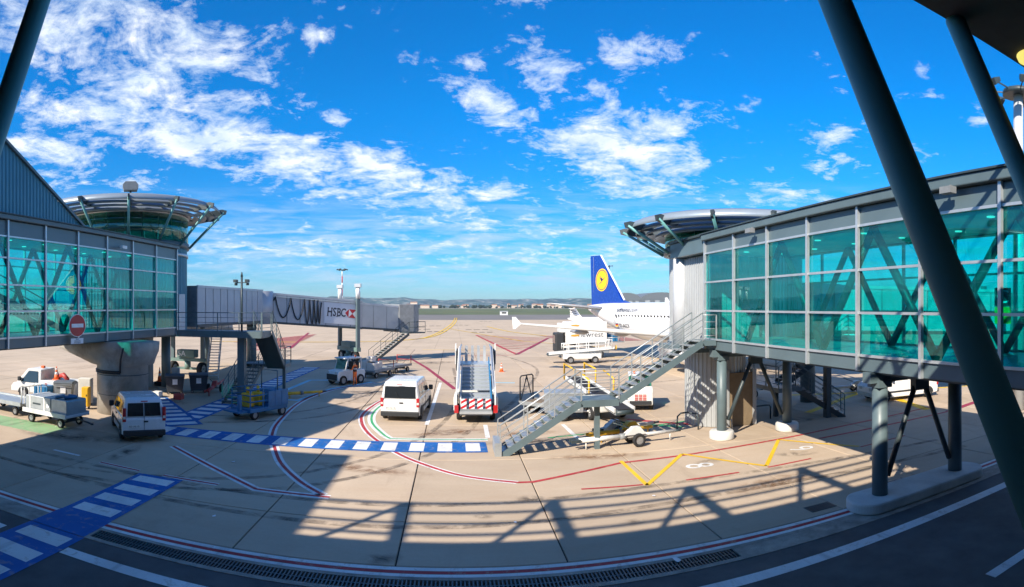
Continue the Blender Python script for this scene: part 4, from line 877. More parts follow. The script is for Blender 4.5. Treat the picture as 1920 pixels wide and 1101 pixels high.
b = B(); b.loft([ring(x, 2.35, ry, rz, 20) for x, ry, rz in ((10.6, .3, .2), (11.6, 1.3, .55), (13.5, 1.75, .8), (17, 1.8, .85), (19.5, 1.5, .6), (21.2, .4, .2))]); b.build('belly_fairing', 'air_grey', ap)
def foil(y, xle, c, z, th): return [(xle, y, z), (xle + c * .12, y, z + th * .5), (xle + c * .4, y, z + th * .55), (xle + c, y, z), (xle + c * .4, y, z - th * .45), (xle + c * .12, y, z - th * .42)]
for s in (1, -1):
    wg = B().loft([foil(s * 1.2, 11.2, 7.4, 2.72, .8), foil(s * 6.4, 14.5, 4.2, 3.22, .45), foil(s * 16.9, 20.6, 1.55, 4.15, .16)]).build('wing', 'wing_grey', ap)
    b = B(); b._add([(20.7, s * 16.9, 4.15), (21.5, s * 17.05, 4.72), (22.1, s * 17.08, 4.72), (22.2, s * 16.95, 4.15), (22.1, s * 17.0, 3.72), (21.6, s * 17.0, 3.72)] + [(20.7, s * 16.95, 4.15), (21.5, s * 17.1, 4.72), (22.1, s * 17.13, 4.72), (22.2, s * 17.0, 4.15), (22.1, s * 17.05, 3.72), (21.6, s * 17.05, 3.72)], [(0, 1, 2, 3, 4, 5), (11, 10, 9, 8, 7, 6)] + [(i + 6, (i + 1) % 6 + 6, (i + 1) % 6, i) for i in range(6)]); b.build('wingtip_fence', 'air_white', wg)
    for y in (4.0, 8.2, 11.6):
        f = (y - 1.2) / 15.7; x0 = 16.6 + f * 5.0; o = B().loft([ring(x, 3.05 + f * 1.0 - .30, q, q * 1.3, 10) for x, q in ((x0 - 1.2, .05), (x0 - .5, .17), (x0 + .6, .18), (x0 + 1.9, .05))]).build('flap_fairing', 'air_grey', wg); 
        o.location.y = s * y
    B().loft([foil(s * .7, 32.6, 3.5, 5.35, .42), foil(s * 6.2, 35.6, 1.45, 5.95, .16)]).build('tailplane', 'air_grey', ap)
    en = B(); pr_ = [(10.55, .93), (10.4, 1.02), (10.6, 1.12), (11.6, 1.22), (13.2, 1.12), (14.6, .78), (14.6, .66), (15.3, .3)]
    v = []
    for i in range(28):
        a = 2 * PI * i / 28
        for x, r in pr_: v.append((x, s * 5.75 + r * math.cos(a), 1.95 + r * math.sin(a)))
    k = len(pr_); en._add(v, [(i * k + j, ((i + 1) % 28) * k + j, ((i + 1) % 28) * k + j + 1, i * k + j + 1) for i in range(28) for j in range(k - 1)], True); en = en.build('engine', 'air_white', ap)
    B().cyl((11.2, s * 5.75, 1.95), (11.3, s * 5.75, 1.95), 1.0, n=24).build('fan', 'steel_dark', en); B().prism([(11.6, 3.0), (15.5, 2.7), (16.5, 3.2), (14.0, 3.5)], 'y', s * 5.75 - .18, s * 5.75 + .18).build('pylon', 'air_grey', en)
    for dx in (-.47, .47): wheel(ap, 17.75, s * 3.8 + dx * .9, .56, .36)
    B().cyl((17.75, s * 3.8, .56), (17.5, s * 3.7, 3.0), .14, n=10).build('main_gear_leg', 'air_grey', ap); B().box(17.0, 18.4, s * 4.25 - .03, s * 4.25 + .03, .9, 2.4).build('gear_door', 'air_white', ap)
for dy in (-.26, .26): wheel(ap, 5.1, dy, .38, .22)
B().cyl((5.1, 0, .38), (5.0, 0, 2.4), .1, n=10).build('nose_gear_leg', 'air_grey', ap)
fn = B(); fp = [(28.2, 5.92), (30.3, 6.35), (34.85, 11.70), (37.0, 11.78), (37.05, 11.5), (36.5, 5.4), (33, 5.5)]
fn.v = [(x, .22 * (1 - (z - 5.5) / 9), z) for x, z in fp] + [(x, -.22 * (1 - (z - 5.5) / 9), z) for x, z in fp]; m = len(fp)
fn.f = [tuple(range(m)), tuple(reversed(range(m, 2 * m)))] + [(i + m, (i + 1) % m + m, (i + 1) % m, i) for i in range(m)]; fn.sm = [False] * len(fn.f)
fin = fn.build('fin', 'fin_blue', ap, bevel=.05)
B().beam((29.9, 0, 6.32), (34.75, 0, 11.72), .16, .10).build('fin_edge', 'air_white', fin)
def finp(x, z, y): return (34.35 - x, .22 * (1 - (8.75 + z - 5.5) / 9) + y, 8.75 + z)      # x towards the nose
def disc(r, y, m, name, ri=0):
    b = B(); n = 48
    if ri: b._add([finp(q * math.cos(2 * PI * i / n), q * math.sin(2 * PI * i / n), y) for q in (r, ri) for i in range(n)], [(i, (i + 1) % n, (i + 1) % n + n, i + n) for i in range(n)])
    else: b._add([finp(r * math.cos(2 * PI * i / n), r * math.sin(2 * PI * i / n), y) for i in range(n)], [tuple(range(n))])
    return b.build(name, m, fin)
for sy in (1, -1):
    disc(1.34, .012 if sy > 0 else -.44, 'logo_yellow', 'emblem_disc')
B().beam((36.0, .19, 5.6), (36.3, .09, 11.6), .012, .03).build('rudder_seam', 'air_grey', fin)
disc(1.20, .016, 'logo_blue', 'emblem_ring', 1.11)
b = B()
for pl in (((.80, .42), (.42, .10), (.1, -.12), (-.1, -.30), (-.22, -.32), (-.02, -.12), (.30, .14)), ((-.05, -.18), (.16, .02), (-.10, .16), (-.62, .34), (-.30, .10)), ((.05, -.05), (.2, .08), (-.12, .34), (-.52, .52), (-.16, .20)), ((-.1, -.3), (-.62, -.52), (-.66, -.47), (-.2, -.22))): b.quad(*[finp(x, z, .02) for x, z in pl])
b.build('emblem_bird', 'logo_blue', fin)
wm_ = B().box(-.125, .125, -.012, .012, -.20, .20).mesh('cabin_window'); wm_.materials.append(MATS['car_glass'])
for k in range(43):
    x = 6.6 + .533 * k; zc = 4.0 + max(0, x - 24) * .03; ry = 1.97 if x < 25 else 1.97 - (x - 25) * .045; z = 4.55
    link('cabin_window', wm_, ap, loc=(x, ry * math.sqrt(max(0, 1 - ((z - zc) / 2.05) ** 2)), z), rot=(math.radians(-15.6), 0, 0))
def side_text(name, s, x, z, size, m, sh=0):
    zc = 4.0 + (max(0, x - 24) ** 1.3) * .035; ph = math.asin((z - zc) / 2.05); ry = 1.985 if x < 25 else 1.985 - (x - 25) * .05; k = .0 if x < 25 else .055
    lettering(name, s, size, m, ap, frame((x, ry * math.cos(ph) + .015, z), (-1, k, 0), (0, -math.sin(ph), math.cos(ph))), .006, 1, sh)
side_text('lettering', 'Lufthansa', 9.4, 5.25, 1.55, 'text_blue'); side_text('lettering', 'lufthansa.com', 27.2, 5.25, .75, 'text_dark', .2); side_text('lettering', 'D-AIZK', 27.3, 3.55, .62, 'text_dark')
for k, mm in enumerate(('text_dark', 'sign_red', 'logo_yellow')): b = B(); b.box(28.75, 29.2, 1.66, 1.70, 3.66 - .11 * k, 3.77 - .11 * k); o = b.build('flag_stripe', mm, ap); o.rotation_euler = (0, 0, 0)
for x in (28.9, 5.2):
    r_ = 1.74 if x > 20 else 1.94
    for dx in (-.42, .42): B().box(x + dx - .012, x + dx + .012, r_ - .06, r_ + .012, 3.6, 5.1).build('door_seam', 'air_grey', ap)
b = B(); b.prism([(14, 6.03), (14.5, 6.4), (14.8, 6.4), (15, 6.03)], 'y', -.03, .03); b.build('antenna', 'air_white', ap); b = B(); b.prism([(22, 6.03), (22.4, 6.5), (22.7, 6.5), (22.7, 6.03)], 'y', -.03, .03); b.build('antenna', 'air_white', ap)

rj = thing('small_jet', 'small white jet with striped tail half hidden behind the big airliner', 'airplane', (37.5, 152, 0), math.radians(165)); rj.scale = (.72, .72, .72)
B().loft([ring(x, zc, r, r, 16) for x, zc, r in ((-12, 2.4, .1), (-11, 2.4, .8), (-8, 2.5, 1.3), (3, 2.5, 1.3), (7, 2.9, .8), (9, 3.2, .2))]).build('fuselage', 'air_white', rj)
B().prism([(3.4, 3.4), (6.0, 7.0), (8.2, 7.2), (8.0, 3.2)], 'y', -.12, .12).build('fin', 'air_white', rj)
for k in range(3): B().prism([(5.2 + k * .3, 4.2 + k * .8), (8.0, 4.5 + k * .8), (8.05, 4.8 + k * .8), (5.5 + k * .3, 4.5 + k * .8)], 'y', -.14, .14).build('tail_stripe', 'text_dark', rj)
B().box(6.2, 8.4, -3.4, 3.4, 7.0, 7.15).build('tailplane', 'air_white', rj); B().prism([(-3, -8), (-1.5, -8), (1.5, 0), (-1.5, 8), (-3, 8), (-4, 0)], 'z', 1.7, 1.85).build('wing', 'wing_grey', rj)
for y in (-1.5, 1.5): wheel(rj, 0, y, .4, .25)
wheel(rj, -9, 0, .3, .2); B().cyl((0, 0, .4), (0, 0, 1.7), .12).build('gear_leg', 'air_grey', rj)

# ================================================================== light masts
def mast(label, x, y, h, r, stripes, heads, m='galvanised'):
    t = thing('light_mast', label, 'light mast', (x, y, 0), 0, 'floodlight masts')
    if stripes:
        n = 9
        for k in range(n): B().cyl((0, 0, h * k / n), (0, 0, h * (k + 1) / n), r, r * .97, n=10).build('mast_band', 'sign_red' if k % 2 else 'sign_white', t)
    else: B().cyl((0, 0, 0), (0, 0, h), r, r * .8, n=16).build('pole', m, t)
    B().cyl((0, 0, h - .15), (0, 0, h + .1), r * 2.6, n=12).build('head_ring', 'steel_dark', t)
    for k in range(heads):
        a = 2 * PI * k / heads + .3; q = r * 2 + heads * .14; ca, sa = math.cos(a), math.sin(a)
        B().beam((r * ca, r * sa, h), (q * ca, q * sa, h + .15), .06, .06).build('bracket_arm', 'steel_dark', t)
        b = B(); b.prism([(-.2, -.12), (.24, -.22), (.24, .16), (-.2, .1)], 'y', -.24, .24); o = b.build('lamp_head', 'steel_dark', t, bevel=.02); o.location = (q * ca * 1.12, q * sa * 1.12, h + .15); o.rotation_euler = (0, .5, a)
    return t
mast('red and white banded mast rising behind the boarding bridge', -29.0, 147, 15.2, .14, True, 6)
mast('slim floodlight mast beside the blue tail fin', 70, 250, 24, .3, False, 6, 'steel_dark')
mast('thick white floodlight mast behind the glazed walkway roof', 25.9, 17.0, 17.2, .33, False, 7, 'white_clad')
t = thing('camera_mast', 'slim camera pole standing on the shaded access deck', 'camera mast', (-11.7, 30.1, 4.2)); B().cyl((0, 0, 0), (0, 0, 3.2), .06, n=10).build('pole', 'steel_dark', t)
for s in (-1, 1): B().beam((0, 0, 2.75), (s * .3, 0, 2.75), .05, .05).build('arm', 'steel_dark', t); b = B(); b.cbox((s * .35, -.05, 2.85), (.16, .36, .16)); b.cyl((s * .35, 0, 2.6), (s * .35, 0, 2.75), .09, n=10); b.build('camera', 'steel_dark', t)
B().cyl((0, 0, 3.1), (0, 0, 3.35), .08, .03, n=8).build('finial', 'steel_dark', t)
# ================================================================== vehicles and ground equipment (local x forward, y left)
def van(label, loc, rz, L, W, H, paint_m, split, tailz, plate, group='parked vans'):
    t = thing('parked_van', label, 'van', loc, rz, group); belt = H * .56; w = W / 2; wt = w - .15
    low = [(.03, .30), (0, .50), (.0, belt - .1), (.03, belt), (L - 1.0, belt), (L - .3, belt - .12), (L - .04, belt - .3), (L, .55), (L - .05, .28), (L - .5, .24), (.4, .24)]
    body = B().taper(low, -w, w, -w, w, 0, 1).build('body', paint_m, t, bevel=.06, seg=3)
    up = [(.03, belt - .01), (.09, H * .80), (.20, H * .94), (.42, H * .985), (1.2, H), (L - 2.0, H * .985), (L - 1.72, H * .95), (L - .92, belt - .01)]
    B().taper(up, -w + .01, w - .01, -wt, wt, belt, H).build('cabin', paint_m, t, bevel=.08, seg=3)
    def sy(z): return (w - .01) - (w - .01 - wt) * min(1, max(0, (z - belt) / (H - belt)))
    def side(name, pts, s, m, off=.012):
        b = B(); q = [(x, s * (sy(z) + off), z) for x, z in pts]; r = [(x, s * (sy(z) - .02), z) for x, z in pts]; n = len(q)
        b._add(q + r, [tuple(range(n)), tuple(reversed(range(n, 2 * n)))] + [(i, (i + 1) % n, (i + 1) % n + n, i + n) for i in range(n)]); return b.build(name, m, t)
    z0, z1 = belt + .05, H * .88
    for s in (1, -1):
        side('side_window', [(.42, z0), (1.25, z0), (1.25, z1), (.50, z1)], s, 'car_glass'); side('side_window', [(1.38, z0), (2.25, z0), (2.25, z1), (1.38, z1)], s, 'car_glass')
        side('side_window', [(2.38, z0), (L - 1.15, z0), (L - 1.75, z1), (2.38, z1)], s, 'car_glass')
        B().box(.62, L - .75, s * w - .02, s * w + .02, .52, .62).build('side_moulding', 'plastic_black', t)
        m_ = B(); m_.cbox((L - 1.25, s * (w + .12), belt + .14), (.14, .22, .26)); m_.build('mirror', 'plastic_black', t, bevel=.04)
        for x in (1.30, 2.32): B().box(x - .006, x + .006, s * w - .01, s * w + .004, .36, belt - .05).build('door_seam', 'plastic_black', t)
        B().box(1.95, 2.15, s * w - .01, s * w + .03, belt - .16, belt - .11).build('handle', 'plastic_black', t)
        for x in (.78, L - .82):
            b = B(); n = 16; pts = [(x + .40 * math.cos(PI * i / n), .30 + .40 * math.sin(PI * i / n)) for i in range(n + 1)]; b.prism(pts, 'y', s * w - .06, s * w + .006); b.build('wheel_arch', 'plastic_black', t); wheel(t, x, s * (w - .07), .315, .20)
        b = B(); b.box(-.02, .12, s * (w - .14), s * (w + .012), tailz[0], tailz[1]); tl = b.build('tail_lamp', 'lamp_red', t, bevel=.02); B().box(-.026, .06, s * (w - .12), s * (w - .012), tailz[0] + .12, tailz[0] + .22).build('reverse_lamp', 'lamp_clear', tl)
        B().box(L - .12, L + .005, s * (w - .45) - .14, s * (w - .45) + .14, .68, .84).build('headlamp', 'lamp_clear', t)
    def rear(name, y0, y1, za, zb, m, off=.012):
        f = lambda z: .03 + .06 * max(0, (z - belt) / (H * .80 - belt)) - off
        b = B(); q = [(f(za), y0, za), (f(za), y1, za), (f(zb), y1 * .96, zb), (f(zb), y0 * .96, zb)]; b._add(q + [(x + .03, y, z) for x, y, z in q], [(0, 1, 2, 3), (7, 6, 5, 4), (0, 1, 5, 4), (1, 2, 6, 5), (2, 3, 7, 6), (3, 0, 4, 7)]); return b.build(name, m, t)
    if split:
        rear('rear_window', -w + .2, -.03, z0, z1, 'car_glass'); rear('rear_window', .03, w - .2, z0, z1, 'car_glass'); B().box(-.012, .03, -.006, .006, .45, H * .9).build('door_seam', 'plastic_black', t)
    else: rear('rear_window', -w + .17, w - .17, z0, z1, 'car_glass')
    B().box(-.09, .06, -w + .01, w - .01, .26, .50).build('bumper', 'plastic_black', t, bevel=.04)
    pl = B().box(-.022, .0, .16 if split else -.26, .68 if split else .26, .60, .72).build('number_plate', 'plate_white', t)
    if not split: pl.location.y = .45
    lettering('lettering', plate, .095, 'text_dark', pl, frame((-.024, .42 if split else 0, .66), (0, -1, 0), (0, 0, 1)), .001)
    B().box(-.03, .0, -.16, .02, belt - .20, belt - .14).build('handle', 'plastic_black', t)
    B().box(-.0, .05, -.14, .14, H * .915, H * .935).build('brake_lamp', 'lamp_red', t)
    B().tube([(-.0, -.02 - .3 * split, z0 + .02), (-.01, .15 - .3 * split, z0 + .2), (.01, .20 - .3 * split, z0 + .32)], .008).build('wiper', 'plastic_black', t)
    b = B(); xa, xb = L - .94, L - 1.70
    b._add([(xa + .015, -w + .16, belt + .03), (xa + .015, w - .16, belt + .03), (xb + .02, wt - .12, H * .92), (xb + .02, -wt + .12, H * .92)], [(0, 1, 2, 3)]); b.build('windscreen', 'car_glass', t)
    return t
van('small pale van in the shade with split rear doors beside the concrete pier', (-12.15, 20.2, 0), math.radians(131), 4.2, 1.80, 1.82, 'pale_paint', True, (.85, 1.42), 'BZ-140-YE')
van('white passenger van in the sun with one wide rear window', (-2.6, 27.6, 0), math.radians(85), 4.8, 1.90, 1.94, 'white_paint', False, (.72, 1.15), 'BW-928-ME')

# ---- passenger stair truck
t = thing('stair_truck', 'white mobile passenger stairs with red striped board facing the crossing', 'stair truck', (1.07, 27.0, 0), math.radians(88))
B().box(.1, 7.2, -.75, .75, .42, .72).build('chassis', 'gse_grey', t)
for x in (1.3, 5.8):
    for s in (-1, 1): wheel(t, x, s * .82, .40, .26)
B().box(5.6, 7.6, -1.0, 1.0, .55, 1.75).build('cab', 'gse_white', t, bevel=.08); B().box(7.55, 7.62, -.85, .85, 1.1, 1.65).build('windscreen', 'car_glass', t)
n = 11; tm = B().box(-.20, .24, -.72, .72, -.045, 0).mesh('tread'); tm.materials.append(MATS['aluminium']); rm = B().box(-.012, .012, -.72, .72, -.17, -.045).mesh('riser'); rm.materials.append(MATS['galvanised'])
for i in range(n):
    x = .55 + i * .42; z = .80 + i * .145; link('tread', tm, t, loc=(x, 0, z))
    if i not in (1, 2, 4): link('riser', rm, t, loc=(x - .19, 0, z))
B().box(5.0, 7.0, -.95, .95, 2.28, 2.36).build('platform', 'aluminium', t)
for s in (-1, 1):
    b = B(); b.prism([(.15, .50), (.15, 1.35), (.5, 1.7), (5.0, 3.25), (7.0, 3.25), (7.0, 2.2), (5.0, 2.1), (.6, .55)], 'y', s * .93 - .035, s * .93 + .035); b.build('side_panel', 'gse_white', t, bevel=.02)
    B().tube([(.2, s * .84, 1.4), (.55, s * .84, 1.75), (5.0, s * .84, 3.32), (7.0, s * .84, 3.32)], .04, 8).build('handrail', 'aluminium', t)
    B().beam((.3, s * .74, .95), (5.0, s * .74, 2.55), .06, .5).build('inner_panel', 'gse_white' if s > 0 else 'gse_blue', t)
    b = B(); b.box(.5, 2.2, s * 1.0 - .08, s * 1.0 + .08, .52, 1.25); b.build('mudguard', 'gse_white', t, bevel=.08)
    b = B(); b.box(.02, .10, s * .93 - .10, s * .93 + .10, .55, .92); b.build('tail_lamp', 'lamp_red', t)
    B().box(5.0, 7.0, s * 1.07 - .03, s * 1.07 + .03, 2.0, 3.1).build('extension_panel', 'plastic_black', t); B().box(6.6, 7.0, s * 1.16 - .04, s * 1.16 + .04, 2.2, 3.4).build('buffer', 'gse_white', t)
for k in range(4): B().box(6.9, 6.96, -.62 + k * .36, -.46 + k * .36, 2.36, 3.28).build('gate_slat', 'aluminium', t)
B().box(.0, .5, -.78, .78, .50, .62).build('rear_step', 'aluminium', t)
for k in range(4):
    bd = B(); y = .58 - k * .39; bd.box(.16, .19, y - .13, y + .13, .66, 1.2); bd = bd.build('warning_board', 'reflective_white', t)
    for j in range(2): z = .70 + j * .26; b = B(); b._add([(.155, y + .13, z), (.155, y - .13, z + .14), (.155, y - .13, z + .26), (.155, y + .13, z + .12)], [(0, 1, 2, 3)]); b.build('red_stripe', 'sign_red', bd)

# ---- belt loaders
def belt_loader(label, loc, rz, za, zb, L=6.8, rails=True):
    t = thing('belt_loader', label, 'belt loader', loc, rz, 'belt loaders')
    B().box(-1.9, 1.9, -.9, .9, .45, .95).build('chassis', 'gse_white', t, bevel=.06)
    for x in (-1.2, 1.25):
        for s in (-1, 1): wheel(t, x, s * .86, .36, .24)
    b = B(); b.beam((-L / 2, 0, za), (L / 2, 0, zb), .95, .22); b.build('conveyor_frame', 'gse_grey', t)
    b = B(); b.beam((-L / 2 - .03, 0, za + .13), (L / 2 + .03, 0, zb + .13), .70, .05); b.build('belt', 'belt', t)
    for s in (-1, 1):
        B().beam((-L / 2, s * .52, za + .12), (L / 2, s * .52, zb + .12), .08, .20).build('side_guard', 'gse_white', t)
        if rails: B().tube([(-L * .28, s * .56, za + .5), (-L * .28, s * .56, za + 1.05), (L * .46, s * .56, zb + .95), (L * .46, s * .56, zb + .1)], .05).build('guard_rail', 'gse_white', t); B().tube([(-L * .28, s * .56, za + .72), (L * .46, s * .56, zb + .55)], .04).build('guard_rail', 'gse_white', t)
        for k in range(5 if rails else 0): x = -L * .2 + k * L * .15; f = (x + L / 2) / L; z = za + (zb - za) * f; B().beam((x, s * .56, z), (x, s * .56, z + .95), .08, .08).build('rail_post', 'gse_white', t)
        B().beam((-.6, s * .4, .9), (1.2, s * .4, zb - .1), .08, .10).build('lift_arm', 'gse_grey', t)
    B().cyl((-L / 2, -.45, za), (-L / 2, .45, za), .12, n=12).build('end_roller', 'steel_dark', t); B().cyl((L / 2, -.45, zb), (L / 2, .45, zb), .12, n=12).build('end_roller', 'steel_dark', t)
    B().box(-1.5, -.7, .55, .95, .95, 1.25).build('driver_seat', 'plastic_black', t, bevel=.04); B().tube([(-.5, .75, .95), (-.45, .75, 1.4), (-.52, .75, 1.45)], .02).build('steering_column', 'plastic_black', t)
    return t
nb = belt_loader('white belt loader with black belt sloping towards the tow bars', (7.35, 28.7, 0), math.radians(101), .62, 1.5, 6.2, False)
for s in (-1, 1):
    B().tube([(1.4, s * .62, 1.3), (1.4, s * .62, 2.2), (2.9, s * .62, 2.4), (2.9, s * .62, 1.5)], .04).build('yellow_hoop', 'gse_yellow', nb); B().tube([(-.6, s * .7, .9), (-.6, s * .7, 1.9), (.6, s * .7, 2.2)], .045).build('yellow_hoop', 'gse_yellow', nb)
fb = belt_loader('white railed belt loader standing in front of the catering truck', (12.6, 55.4, 0), math.radians(-2), .85, 1.35, 6.6)
B().cyl((3.55, -.1, 1.5), (3.6, -.1, 1.5), .24, n=16).build('yellow_disc', 'gse_yellow', fb)

# ---- catering high-loader truck
t = thing('catering_truck', 'white catering high-loader with gold stripes behind the airliner wing', 'truck', (13.6, 61.3, 0), math.radians(178))
B().box(-3.3, 2.5, -1.0, 1.0, .55, .95).build('chassis', 'gse_grey', t)
for x in (-2.2, -1.1, 1.6):
    for s in (-1, 1): wheel(t, x, s * 1.0, .46, .30)
B().box(1.75, 2.65, -1.15, 1.15, .7, 2.75).build('driver_cab', 'plastic_black', t, bevel=.12); B().box(2.62, 2.68, -1.0, 1.0, 1.6, 2.5).build('windscreen', 'car_glass', t)
bx = B().box(-3.0, 1.55, -1.2, 1.2, 1.65, 3.95).build('cargo_box', 'gse_white', t, bevel=.04); B().box(1.57, 2.2, -.9, .9, 2.8, 3.8).build('front_fridge', 'gse_white', t, bevel=.05); B().box(-3.02, 1.57, -1.21, 1.21, 1.6, 1.7).build('box_sill', 'steel_dark', t)
for k in range(3): b = B(); z = 3.45 - k * .52; b.prism([(1.05, z), (.9, z + .16), (.45, z + .2), (.02, z + .16), (.18, z - .02), (.6, z - .06)], 'y', 1.205, 1.212); b.build('gold_stripe', 'catering_gold', bx)
lettering('lettering', 'newrest', .85, 'text_dark', bx, frame((-1.2, 1.206, 2.55), (-1, 0, 0), (0, 0, 1)), .003)
for s in (-1, 1):
    B().beam((-2.4, s * .6, 1.0), (1.6, s * .6, 1.6), .12, .12).build('scissor_arm', 'gse_grey', t); B().beam((-2.4, s * .6, 1.6), (1.6, s * .6, 1.0), .12, .12).build('scissor_arm', 'gse_grey', t)
B().box(-5.0, -3.0, -1.1, 1.1, 1.65, 1.75).build('front_platform', 'gse_grey', t)
for s in (-1, 1):
    for z in (2.2, 2.75): B().tube([(-5.0, s * 1.05, z), (-3.0, s * 1.05, z)], .03).build('platform_rail', 'aluminium', t)
    for x in (-5.0, -4.3, -3.6): B().beam((x, s * 1.05, 1.75), (x, s * 1.05, 2.75), .05, .05).build('platform_post', 'aluminium', t)
B().box(-4.4, -3.2, -.5, .5, 1.75, 2.7).build('trolley', 'gse_blue', t, bevel=.03)

# ---- tow tractors
def tractor(label, loc, rz, m='gse_white', cabin=True):
    t = thing('tow_tractor', label, 'tow tractor', loc, rz, 'baggage tow tractors')
    b = B(); b.prism([(-1.25, .35), (-1.3, .85), (-1.25, 1.02), (.1, 1.02), (.35, 1.08), (1.25, 1.0), (1.36, .8), (1.38, .35), (1.2, .28), (-1.1, .28)], 'y', -.62, .62); b.build('body', m, t, bevel=.05)
    for x in (-.8, .85):
        for s in (-1, 1): wheel(t, x, s * .6, .34, .22)
    B().box(1.34, 1.42, -.56, .56, .36, .78).build('front_grille', 'plastic_black', t, bevel=.02); B().box(-1.42, -1.28, -.58, .58, .34, .55).build('rear_bumper', 'plastic_black', t)
    for s in (-1, 1): B().cyl((1.37, s * .42, .9), (1.42, s * .42, .9), .08, n=12).build('headlamp', 'lamp_clear', t)
    if cabin:
        B().box(-.95, .65, -.62, .62, 1.82, 1.92).build('roof', m, t, bevel=.04)
        for x, dx in ((-.9, 0), (.35, .25)):
            for s in (-1, 1): B().beam((x + dx, s * .57, 1.0), (x, s * .57, 1.84), .07, .07).build('roof_post', m, t)
        b = B(); b._add([(.62, -.52, 1.08), (.62, .52, 1.08), (.38, .52, 1.8), (.38, -.52, 1.8)], [(0, 1, 2, 3)]); b.build('windscreen', 'glass_drum', t)
        B().cyl((-.6, .3, 1.92), (-.6, .3, 2.06), .06, n=10).build('beacon', 'cone_orange', t)
    for s in (-.3, .3): b = B(); b.box(-.7, -.2, s - .22, s + .22, 1.0, 1.16); b.box(-.8, -.66, s - .22, s + .22, 1.1, 1.55); b.build('seat', 'plastic_black', t, bevel=.04)
    B().tube([(.35, .3, 1.05), (.12, .3, 1.32)], .02).build('steering_column', 'plastic_black', t); b = B(); b.lathe([(.14, -.012), (.165, 0), (.14, .012)], 16, close=True); o = b.build('steering_wheel', 'plastic_black', t); o.location = (.1, .3, 1.34); o.rotation_euler = (0, -.7, 0)
    return t
tractor('white tow tractor with canopy beside the worker in orange', (-7.75, 40.9, 0), math.radians(-128))
tr = tractor('white tow tractor with louvred back beside the corrugated pier', (10.2, 30.2, 0), math.radians(74))
b = B(); b.prism([(-1.34, .3), (-1.36, 1.0), (-1.25, 1.25), (-.95, 1.3), (-.95, .3)], 'y', -.68, .68); b.build('rear_hood', 'gse_white', tr, bevel=.05)
for r_ in range(5):
    for c in range(3): B().box(-1.375, -1.35, -.32 + c * .22, -.14 + c * .22, .5 + r_ * .085, .55 + r_ * .085).build('louvre', 'gse_red', tr)
B().box(-.96, -.90, -.62, .62, 1.25, 1.85).build('rear_window', 'glass_drum', tr)
tractor('low white tow tractor half hidden behind the concrete pier', (-20.9, 31.2, 0), math.radians(-60))

# ---- dollies and carts
def dolly(label, loc, rz, L=3.0, W=1.5, m='gse_grey', z=.62, name='baggage_dolly', bar=True):
    t = thing(name, label, 'dolly', loc, rz, 'baggage dollies and carts'); B().box(-L / 2, L / 2, -W / 2, W / 2, z - .12, z).build('bed', m, t, bevel=.02)
    for s in (-1, 1): B().beam((-L / 2, s * W / 2, z - .03), (L / 2, s * W / 2, z - .03), .07, .20).build('side_rail', m, t)
    for x in (-L * .34, L * .34):
        for s in (-1, 1): wheel(t, x, s * (W / 2 - .16), .22, .14)
        B().beam((x, -W / 2 + .1, .24), (x, W / 2 - .1, .24), .07, .07).build('axle', 'steel_dark', t); B().box(x - .1, x + .1, -.3, .3, .24, z - .12).build('suspension', 'steel_dark', t)
    if bar: B().tube([(L / 2, 0, .42), (L / 2 + .9, 0, .30)], .04).build('drawbar', 'steel_dark', t); B().cyl((L / 2 + .9, 0, .26), (L / 2 + .9, 0, .34), .08, n=10).build('hitch_eye', 'steel_dark', t)
    return t
d1 = dolly('dolly loaded with white cartons behind the tow tractor', (-6.1, 45.2, 0), math.radians(-115), 3.0, 1.5)
for x, y, z, w_, d_, h_ in ((.95, .3, 0, .8, .7, .55), (.95, -.4, 0, .8, .6, .7), (.35, .0, 0, .5, 1.2, .62), (.85, .0, .7, .6, .6, .35)):
    o = B().box(x - w_ / 2, x + w_ / 2, y - d_ / 2, y + d_ / 2, .62 + z, .62 + z + h_).build('freight_carton', 'cardboard', bevel=.015); o.location = d1.location; o.rotation_euler = d1.rotation_euler
    tag(o, {(.95, .3): 'white carton on the dolly, the one on its camera side corner', (.95, -.4): 'tall white carton at the hitch end of the dolly', (.35, .0): 'wide white carton lying across the dolly', (.85, .0): 'small white carton on top of the dolly load'}[(x, y)], 'carton', 'cartons on the dolly')
B().tube([(-1.4, -.72, .62), (-1.4, -.72, 1.25), (-1.4, .72, 1.25), (-1.4, .72, .62)], .03).build('end_hoop', 'gse_red', d1)
d2 = dolly('flat dolly with a red end hoop at the foot of the bridge stair', (-4.9, 48.6, 0), math.radians(-118), 2.6, 1.5)
B().tube([(-1.25, -.72, .62), (-1.25, -.72, 1.35), (-1.25, .72, 1.35), (-1.25, .72, .62)], .035).build('end_hoop', 'gse_red', d2); B().tube([(-1.25, -.72, 1.0), (-1.25, .72, 1.0)], .03).build('end_hoop', 'gse_red', d2)
d3 = dolly('flat cart with an upright mesh end beside the stair truck', (4.75, 29.4, 0), math.radians(-42), 2.4, 1.3, 'gse_grey', .6)
B().tube([(-1.15, -.6, .6), (-1.15, -.6, 1.85), (-1.15, -.5, 1.95), (-1.15, .5, 1.95), (-1.15, .6, 1.85), (-1.15, .6, .6)], .035).build('end_frame', 'plastic_black', d3); B().tube([(-1.15, -.5, .7), (-1.15, 0, 1.9), (-1.15, .5, .7)], .02).build('end_brace', 'plastic_black', d3)
ms = B()
for k in range(9): ms.beam((-1.15, -.56 + k * .14, .62), (-1.15, -.56 + k * .14, 1.9), .008, .008); ms.beam((-1.15, -.58, .7 + k * .13), (-1.15, .58, .7 + k * .13), .008, .008)
stuff(ms.build('end_mesh', 'galvanised', d3)); B().box(-.9, 1.0, -.45, .45, .61, .66).build('plank_top', 'wood', d3)
